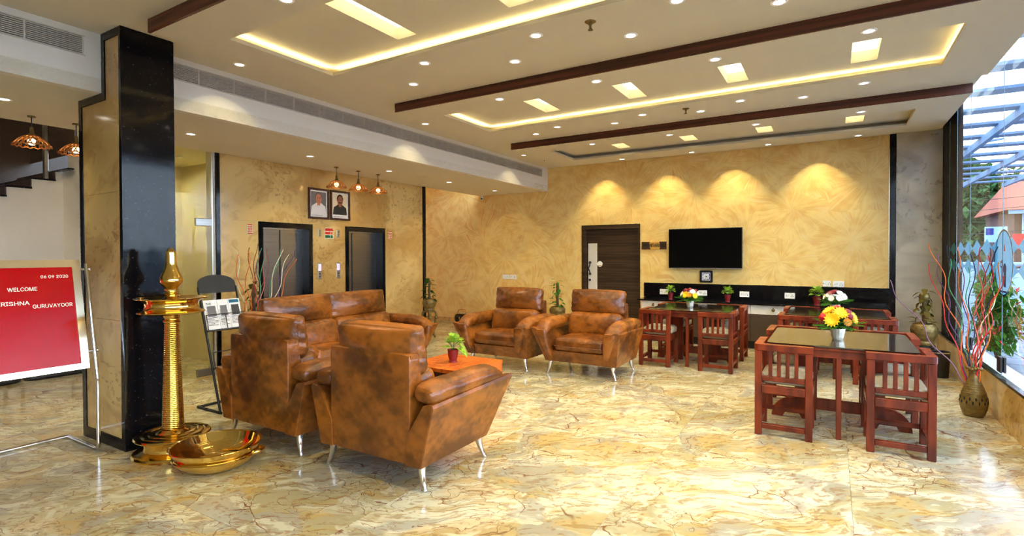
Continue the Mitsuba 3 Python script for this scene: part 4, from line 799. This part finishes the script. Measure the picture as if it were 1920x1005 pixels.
# ---------------------------------------------------------------- dining sets
def chair_meshes(fx, fy):
    """corner chair: outer corner at the origin, back along x (towards fx), side along y (towards fy)"""
    W, D, p = .42, .45, .052; S = []
    def B(x0, x1, y0, y1, z0, z1, c=.004):
        m = bx(x0, x1, y0, y1, z0, z1, c); m.apply_scale([fx, fy, 1])
        if fx*fy < 0 and m.volume < 0: m.invert()
        return m
    add = lambda nm, mm, mt='mat_red_wood', lab=None, sm=False: S.append((nm, mikit.ply(mm, mt, sm), lab))
    add('corner_leg', B(0, p, 0, p, 0, .705)); add('back_leg', B(W-p, W, 0, p, 0, .705)); add('side_leg', B(0, p, D-p, D, 0, .705)); add('inner_leg', B(W-p, W, D-p, D, 0, .352))
    o = -.006
    L = Polygon([(o+.03, o), (W+.004, o), (W+.004, p+.004), (p+.004, p+.004), (p+.004, D+.004), (o, D+.004), (o, o+.03), (o+.009, o+.009)])
    m = ext(L, .050, 'z', .7055); m.apply_scale([fx, fy, 1]); m = m if m.volume > 0 else (m.invert() or m)
    add('top_rail', m)
    add('back_rail', B(p, W-p, .008, p-.008, .452, .492)); add('side_rail', B(.008, p-.008, p, D-p, .452, .492))
    for k in range(4):
        x = p+(W-2*p)*(k+1)/5; add('slat', B(x-.014, x+.014, .015, p-.015, .4925, .705, .002))
    for k in range(4):
        y = p+(D-2*p)*(k+1)/5; add('slat', B(.015, p-.015, y-.014, y+.014, .4925, .705, .002))
    add('seat_rail', B(p, W-p, -.004, p-.006, .352, .418)); add('seat_rail', B(-.004, p-.006, p, D-p, .352, .418)); add('seat_rail', B(p, W-p, D-p+.006, D+.002, .352, .418)); add('seat_rail', B(W-p+.006, W+.002, p, D-p, .352, .418))
    c = soft((W-.02)/2-.012, (D-.02)/2-.012, .052, .042, bul=(0, 0, .022), k=3); c = xf(c, ((W/2+.016), D/2+.016, .473)); c.apply_scale([fx, fy, 1]); c = c if c.volume > 0 else (c.invert() or c)
    c.vertices[:, 2] = np.maximum(c.vertices[:, 2], .419)
    add('seat_cushion', c, 'mat_cushion', 'grey-beige seat cushion', True)
    add('stretcher', B(p, W-p, .008, p-.008, .055, .095)); add('stretcher', B(.008, p-.008, p, D-p, .085, .125)); add('stretcher', B(p, W-p, D-p+.008, D-.008, .115, .150)); add('stretcher', B(W-p+.008, W-.008, p, D-p, .085, .125))
    return S
CH = {(fx, fy): chair_meshes(fx, fy) for fx in (-1, 1) for fy in (-1, 1)}
def table(x, y, label):
    t = thing('dining_table', label, 'dining table')
    P(t, 'tabletop', bx(x-.50, x+.50, y-.525, y+.525, .712, .742, .006), 'mat_red_wood')
    rr = sbox(x-.525, y-.535, x+.525, y+.535).buffer(-.05).buffer(.05, 6)
    P(t, 'glass_top', ext(rr, .010, 'z', .7425), 'mat_dark_glass', label='dark reflective glass top')
    P(t, 'apron', cat(bx(x-.44, x+.44, y-.50, y-.475, .655, .7115), bx(x-.44, x+.44, y+.475, y+.50, .655, .7115), bx(x-.44, x-.415, y-.475, y+.475, .655, .7115), bx(x+.415, x+.44, y-.475, y+.475, .655, .7115)), 'mat_red_wood')
    for s in (-1, 1):
        pr = [(.17, 0), (.17, .711), (.34, .711), (.34, .185)]+[(.34+.19*math.sin(q), .185*math.cos(q)) for q in np.linspace(.12, 1.45, 10)]+[(.53, 0), (.44, 0), (.42, .04), (.30, .04), (.28, 0)]
        P(t, 'pedestal', ext(Polygon([(x+s*a, b) for a, b in pr]), .042, 'y', y-.021), 'mat_red_wood', label='pedestal panel with a rounded foot')
    P(t, 'stretcher', bx(x-.17, x+.17, y-.016, y+.016, .10, .20, .003), 'mat_red_wood')
    for s in (-1, 1): P(t, 'post', cat(bx(x-.019, x+.019, y+s*.487-.019, y+s*.487+.019, .0, .654, .004)), 'mat_red_wood')
    P(t, 'rail', cat(bx(x-.019, x+.019, y-.469, y+.469, .62, .65)), 'mat_red_wood')
POS = [(.042, 5.50, 'in front of the glass-fronted side, nearest the camera', 'nearest table'), (-1.665, 7.74, '', 'left table by the counter'), (.02, 7.90, '', 'right table by the counter')]
TL = ['dining table with a dark glass top and yellow flowers, nearest the camera', 'dining table with a dark glass top in front of the counter, left, beside the armchair', 'dining table with a dark glass top before the counter, holding the white flowers']
for (x, y, _, nm), tl in zip(POS, TL):
    table(x, y, tl)
    for fx, sxx, wd in ((1, -1, 'left'), (-1, 1, 'right')):
        for fy, syy, ww in ((1, -1, 'front'), (-1, 1, 'far')):
            M = T().translate([x+sxx*.598, y+syy*.692, 0])
            copies('dining_chair', CH[(fx, fy)], M, f'red wooden corner chair, {ww} {wd} seat at the {nm}', 'chair', 'red wooden corner chairs')
# flower arrangements
def petal_flower(r, n, seed, cone=.25, layers=2):
    V, Fc = [], []
    for l in range(layers):
        for k in range(n):
            a = 2*PI*(k+.5*l)/n; rr = r*(1-.25*l); c, s = math.cos(a), math.sin(a); w = 1.9*rr/n*1.5; z1 = cone*rr*(1+l); b = len(V)
            V += [(0, 0, .002*l), (rr*.6*c-w*s, rr*.6*s+w*c, z1*.6), (rr*c, rr*s, z1), (rr*.6*c+w*s, rr*.6*s-w*c, z1*.6)]; Fc += [[b, b+1, b+2], [b, b+2, b+3]]
    cen = trimesh.creation.icosphere(1, r*.24); cen.apply_scale([1, 1, .6]); o = len(V); V += cen.vertices.tolist(); Fc += (cen.faces+o).tolist()
    return trimesh.Trimesh(V, Fc, process=False)
def rose(r): 
    m = trimesh.creation.icosphere(2, r); v = m.vertices; a = np.arctan2(v[:, 1], v[:, 0]); h = v[:, 2]/r; m.vertices = v*(1+.10*np.sin(3*a+h*5))[:, None]*[1, 1, .95]; return m
FL = {('daisy', c): mikit.ply(petal_flower(.052, 14, 0), 'mat_petal_'+c) for c in ('yellow', 'white', 'maroon', 'amber')}
FL.update({('rose', c): mikit.ply(rose(.030), 'mat_petal_'+c, True) for c in ('rose', 'maroon')})
FRD = mikit.ply(cat(*[xf(leaf(.010, .055, .1, 2), (0, .015*k, 0), rz=s*.75) for k in range(7) for s in (-1, 1)], tube([(0, 0, 0), (0, .13, 0)], .0015, 4)), 'mat_leaf_green', True)
def bouquet(x, y, z, label, cols, s=1.0, seed=0):
    R = random.Random(seed); t = thing('flower_arrangement', label, 'flower arrangement')
    P(t, 'cup', xf(lathe([(0, 0), (.038, 0), (.047, .02), (.056, .07), (.062, .118), (.064, .122), (.060, .122), (.054, .07), (0, .03)], 14), (x, y, z), s=(s, s, s)), 'mat_cup', label='faceted metal cup')
    P(t, 'stems', cat(*[tube([(x, y, z+.05*s), (x+.07*s*math.cos(a), y+.07*s*math.sin(a), z+.17*s)], .004*s, 5) for a in np.linspace(0, 5.6, 8)]+[ball(x, y, z+.14*s, .075*s, 2, (1, 1, 1)) if False else xf(trimesh.creation.icosphere(2, .07*s), (x, y, z+.135*s))]), 'mat_leaf_dark')
    n = len(cols)
    for i, (k, c, a, e, rs) in enumerate(cols):
        d = np.array([math.cos(a)*math.cos(e), math.sin(a)*math.cos(e), math.sin(e)]); p = np.array([x, y, z+.15*s])+d*.125*s
        kk = numbered(f'{t}__{k}'); scene[kk] = {**FL[(k, c)], 'to_world': T().translate(p.tolist()).rotate([0, 0, 1], math.degrees(a)).rotate([0, 1, 0], 90-math.degrees(e)).scale(s*rs*1.18)}
        labels[kk] = {'label': f'{dict(rose="red").get(c, c)} flower head'}
    for i in range(16):
        a = i*2*PI/16+R.uniform(-.15, .15); e = R.uniform(-.35, .35)
        put_leaf(t, FRD, (x+.045*s*math.cos(a), y+.045*s*math.sin(a), z+.125*s), a-PI/2, e, s*R.uniform(1.1, 1.45), 'frond')
yl = [('daisy', 'yellow', -1.9, .25, 1.15), ('daisy', 'yellow', -1.35, .75, 1.1), ('daisy', 'yellow', -.35, .35, 1.0), ('daisy', 'yellow', -2.5, .9, 1.0), ('rose', 'rose', -2.65, .35, 1.1), ('rose', 'maroon', -.7, .8, 1.0), ('rose', 'maroon', -.75, .5, .9), ('daisy', 'yellow', .9, .5, 1), ('rose', 'rose', 1.6, .7, 1), ('daisy', 'yellow', 2.4, .4, 1), ('rose', 'rose', -1.7, 1.35, .9), ('daisy', 'amber', -1.0, .15, .7)]
wl_ = [('daisy', 'white', -1.9+.0, .25, .7), ('daisy', 'white', -1.2, .3, .75), ('daisy', 'white', -.6, .4, .8), ('daisy', 'white', -.9, .85, .8), ('daisy', 'white', -2.3, .6, .7), ('daisy', 'maroon', -2.0, .9, .8), ('daisy', 'maroon', -1.5, 1.2, .7), ('daisy', 'white', -2.8, .35, .7), ('daisy', 'white', 0, .5, .8), ('daisy', 'white', 1, .6, .8), ('daisy', 'white', 2, .5, .8), ('daisy', 'maroon', 2.6, .7, .8)]
ml = [('daisy', 'yellow', -1.9, .35, .9), ('daisy', 'white', -2.6, .4, .8), ('daisy', 'white', -1.0, .75, .85), ('rose', 'maroon', -2.2, .9, 1.0), ('daisy', 'yellow', -.8, .25, .8), ('rose', 'maroon', -1.3, 1.1, .95), ('daisy', 'white', -.2, .5, .8), ('rose', 'maroon', -.3, .85, .9), ('daisy', 'yellow', 1.0, .4, .9), ('daisy', 'white', 2.0, .5, .9), ('daisy', 'amber', -1.45, .3, .7)]
bouquet(.035, 5.43, .7528, 'yellow daisies and red roses in a metal cup on the nearest dining table', yl, 1.0, 1)
bouquet(.02, 7.96, .7528, 'white and maroon flowers in a metal cup on the right table by the counter', wl_, 1.0, 2)
bouquet(-1.73, 7.70, .7528, 'yellow, white and maroon flowers in a metal cup on the left table by the counter', ml, .95, 3)
bk = thing('waste_bin', 'dark cylindrical bin in front of the ledge under the wide bronze pot', 'bin')
P(bk, 'body', lathe([(0, 0), (.10, 0), (.115, .30), (.108, .30), (.09, .02), (0, .02)], 28, 1.10, 8.20), 'mat_black_plastic', 40); P(bk, 'rim', lathe([(.108, .30), (.117, .297), (.117, .31), (.108, .31)], 28, 1.10, 8.20), 'mat_satin')
# ---------------------------------------------------------------- outside the glass front
st = thing('window_sticker', 'pale blue zigzag band and round emblem stuck on the glass front', 'window sticker')
def zig(z0, amp, h, ya, yb, per):
    n = int((yb-ya)/per*8); y = np.linspace(ya, yb, n); w = amp*(np.abs(((y-ya)/per) % 1-.5)*4-1)
    return Polygon([(a, z0+b) for a, b in zip(y, w)]+[(a, z0-h+b) for a, b in zip(y[::-1], -w[::-1]*.9)])
cir = Point(6.33, 1.415).buffer(.30, 24); cin = Point(6.33, 1.415).buffer(.285, 24)
for z0 in (1.60, 1.40): P(st, 'zigzag', ext(zig(z0, .045, .09, 4.0, 8.92, .42).difference(cir), .0015, 'x', 1.3005), 'mat_frosted')
P(st, 'disc', ext(cin, .0015, 'x', 1.3005), 'mat_frosted', label='round pale emblem'); P(st, 'ring', ext(cir.difference(cin), .0015, 'x', 1.3005), 'mat_white')
el = unary_union([Point(6.28, 1.36).buffer(.05), sbox(6.24, 1.20, 6.31, 1.33), Point(6.40, 1.40).buffer(.03).difference(Point(6.40, 1.40).buffer(.02)), sbox(6.36, 1.24, 6.38, 1.44), sbox(6.22, 1.15, 6.44, 1.165)])
P(st, 'emblem', ext(el, .001, 'x', 1.2985), 'mat_blue'); P(st, 'emblem', ext(Polygon([(6.27, 1.52), (6.32, 1.52), (6.295, 1.58)]), .001, 'x', 1.2985), 'mat_sign_red')
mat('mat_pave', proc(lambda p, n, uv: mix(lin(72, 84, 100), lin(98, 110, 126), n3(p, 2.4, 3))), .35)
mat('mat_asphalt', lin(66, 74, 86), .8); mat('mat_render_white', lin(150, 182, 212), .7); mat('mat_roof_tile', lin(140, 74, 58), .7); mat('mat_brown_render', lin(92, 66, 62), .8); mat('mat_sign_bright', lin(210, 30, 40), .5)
g = struct('ground', bx(1.40, 70, -25, 110, -.30, -.05), 'mat_asphalt')
pv = [bx(1.75+.6*i+.008, 1.75+.6*(i+1)-.008, 5.5+.6*j+.008, 5.5+.6*(j+1)-.008, -.05, -.015) for i in range(12) for j in range(36)]
P(g, 'paver', cat(*pv), 'mat_pave', kind='stuff')
mat('mat_canopy', lin(84, 116, 150), .6)
cp = thing('canopy', 'pale blue steel canopy of rafters and purlins outside the glass front', 'canopy')
for x in (1.62, 2.90, 4.17, 5.44, 6.7): P(cp, 'rafter', bx(x-.05, x+.05, 1.0, 26.6, 3.98, 4.14, .004), 'mat_canopy')
for k in range(18):
    y = 1.0+1.46*k+.38; P(cp, 'purlin', bx(1.45, 6.9, y-.17, y+.17, 4.145, 4.20, .004), 'mat_canopy')
for k in range(8):
    y = 8.6+2.6*k; P(cp, 'brace', tube([(2.90, y, 4.10), (3.5, y+.75, 4.28)], .03, 6), 'mat_canopy')
for y in (10.5, 18.5, 26.4): P(cp, 'post', bx(6.66, 6.74, y-.04, y+.04, -.05, 3.98), 'mat_canopy')
t = thing('boundary_wall', 'low white boundary wall outside the glass front', 'wall'); P(t, 'wall', bx(1.9, 9.0, 17.6, 17.8, -.05, 1.22), 'mat_render_white'); P(t, 'coping', bx(1.88, 9.02, 17.55, 17.85, 1.2205, 1.28), 'mat_render_white')
t = thing('wire_hoop', 'large black wire hoop standing in front of the white boundary wall', 'hoop'); hx, hy = 3.02, 13.4
P(t, 'hoop', tube([(hx+.52*math.cos(q), hy, .72+.52*math.sin(q)) for q in np.linspace(0, 2*PI, 49)], .022, 6, False), 'mat_black_metal', True); P(t, 'stay', cat(tube([(hx-.45, hy, .45), (hx-.05, hy-.1, -.04)], .02, 6), tube([(hx-.3, hy-.1, 0), (hx+.8, hy-.3, .06)], .02, 6), tube([(hx+.3, hy, .32), (hx+.5, hy+.4, -.04)], .02, 6)), 'mat_black_metal', True)
def leaves_mesh(n, gen, w, l, seed):
    R = np.random.default_rng(seed); base = leaf(w, l, .2, 2); bv, bf = base.vertices, base.faces; V, Fc = [], []
    for i in range(n):
        p, d = gen(R); az, ti = R.uniform(0, 6.28), R.uniform(-1, .9); sc = R.uniform(.7, 1.3)
        M = trimesh.transformations.euler_matrix(ti, 0, az, 'sxyz')[:3, :3]; V.append(bv@M.T*sc+p); Fc.append(bf+i*len(bv))
    return trimesh.Trimesh(np.vstack(V), np.vstack(Fc), process=False)
def blob(cx, cy, cz, rx, ry, rz):
    def g(R):
        d = R.normal(size=3); d /= np.linalg.norm(d); r = R.uniform(.25, 1)**.4; k = 1+.25*math.sin(5*d[0]+3*d[2]+cx)*math.cos(4*d[1]); return np.array([cx, cy, cz])+d*r*k*[rx, ry, rz], d
    return g
t = thing('shrub', 'leafy green shrub with red shoot tips just outside the glass', 'shrub'); 
P(t, 'foliage', leaves_mesh(1100, blob(1.95, 9.75, .60, .24, .36, .48), .05, .13, 1), 'mat_leaf_green', kind='stuff'); P(t, 'stems', cat(*[tube([(1.95, 9.75, -.02), (1.95+.15*math.cos(a), 9.75+.15*math.sin(a), .75)], .012, 5) for a in np.linspace(0, 5.5, 8)]), 'mat_coir'); P(t, 'red_shoots', leaves_mesh(50, blob(1.97, 9.7, .64, .26, .38, .50), .045, .11, 2), 'mat_petal_rose')
t = thing('shrub', 'small rounded green bush against the white boundary wall', 'shrub'); P(t, 'foliage', leaves_mesh(900, blob(3.12, 16.2, .80, .30, .32, .42), .07, .16, 4), 'mat_leaf_green', kind='stuff'); P(t, 'pot', lathe([(0, -.05), (.2, -.05), (.26, .4), (.22, .4), (0, .35)], 20, 3.12, 16.2), 'mat_bronze')
for i, (x, y, z, rx, ry, rz, n, lab) in enumerate(((5.7, 37, 3.3, 3.2, 2.5, 3.4, 9000, 'large dense green tree behind the boundary wall'), (15.8, 40, 4.2, 3.2, 2.5, 4.0, 6000, 'tall green tree beside the brown house'), (-4.6, 38, 3.4, 3.2, 2.4, 3.5, 5000, 'dense green tree at the left end of the boundary wall'))):
    t = thing('tree', lab, 'tree'); P(t, 'trunk', tube([(x, y, -.1), (x+.2, y, 1), (x, y, z-1)], [.28, .2, .1], 8), 'mat_coir', True); P(t, 'crown', leaves_mesh(n, blob(x, y, z, rx, ry, rz), .30, .60, 20+i), 'mat_leaf_tree', kind='stuff')
h = thing('house', 'brown house with a tiled roof beyond the boundary wall', 'house')
P(h, 'wall', bx(5.95, 12, 27.5, 32, -.05, 3.3), 'mat_brown_render'); P(h, 'gable_trim', bx(5.7, 12.2, 27.0, 27.12, 3.0, 3.14), 'mat_render_white')
rf = P(h, 'roof', trimesh.convex.convex_hull(np.array([(5.6, 26.9, 3.15), (12.3, 26.9, 3.15), (5.6, 32.5, 3.15), (12.3, 32.5, 3.15), (6.2, 29.7, 4.5), (12, 29.7, 4.5)])), 'mat_roof_tile')
P(h, 'window', bx(6.5, 7.3, 27.46, 27.499, 1.2, 2.4), 'mat_black_plastic'); P(h, 'drainpipe', tube([(6.2, 27.42, -.05), (6.2, 27.42, 3.0)], .05, 8), 'mat_render_white')
t = thing('signboard', 'red signboard standing before the brown house', 'sign'); P(t, 'board', bx(4.35, 7.2, 20.2, 20.26, 1.62, 2.05), 'mat_sign_bright'); P(t, 'post', cat(bx(4.7, 4.76, 20.21, 20.25, -.05, 1.55), bx(6.9, 6.96, 20.21, 20.25, -.05, 1.55)), 'mat_black_metal'); P(t, 'print', cat(*[bx(4.7+.22*k, 4.84+.22*k, 20.19, 20.199, 1.68, 1.88) for k in range(10)]), 'mat_render_white')
t = thing('signboard', 'small white and blue board on a post in front of the trees', 'sign'); P(t, 'board', bx(3.52, 3.98, 19.0, 19.05, 1.80, 2.22), 'mat_render_white'); P(t, 'post', bx(3.7, 3.76, 19.01, 19.04, -.05, 1.72), 'mat_black_metal'); P(t, 'print', bx(3.54, 3.70, 18.99, 18.999, 2.0, 2.18), 'mat_blue')
for i, (a, b, lab) in enumerate((((-1, 22, 3.05), (12, 22, 4.0), 'highest thin overhead cable in front of the trees'), ((-1, 22, 2.7), (12, 22, 3.75), 'second overhead cable in front of the trees'), ((-1, 21.5, 1.9), (12, 21.5, 3.1), 'third overhead cable in front of the trees'), ((-1, 21.5, 1.3), (12, 21.5, 2.3), 'lowest overhead cable in front of the trees'))):
    a, b = np.array(a, float), np.array(b, float); s = np.linspace(0, 1, 20)[:, None]; p = a+(b-a)*s; p[:, 2] -= .25*(4*s*(1-s))[:, 0]
    solo('cable', tube(p, .008, 5), 'mat_ink', lab, 'cable')
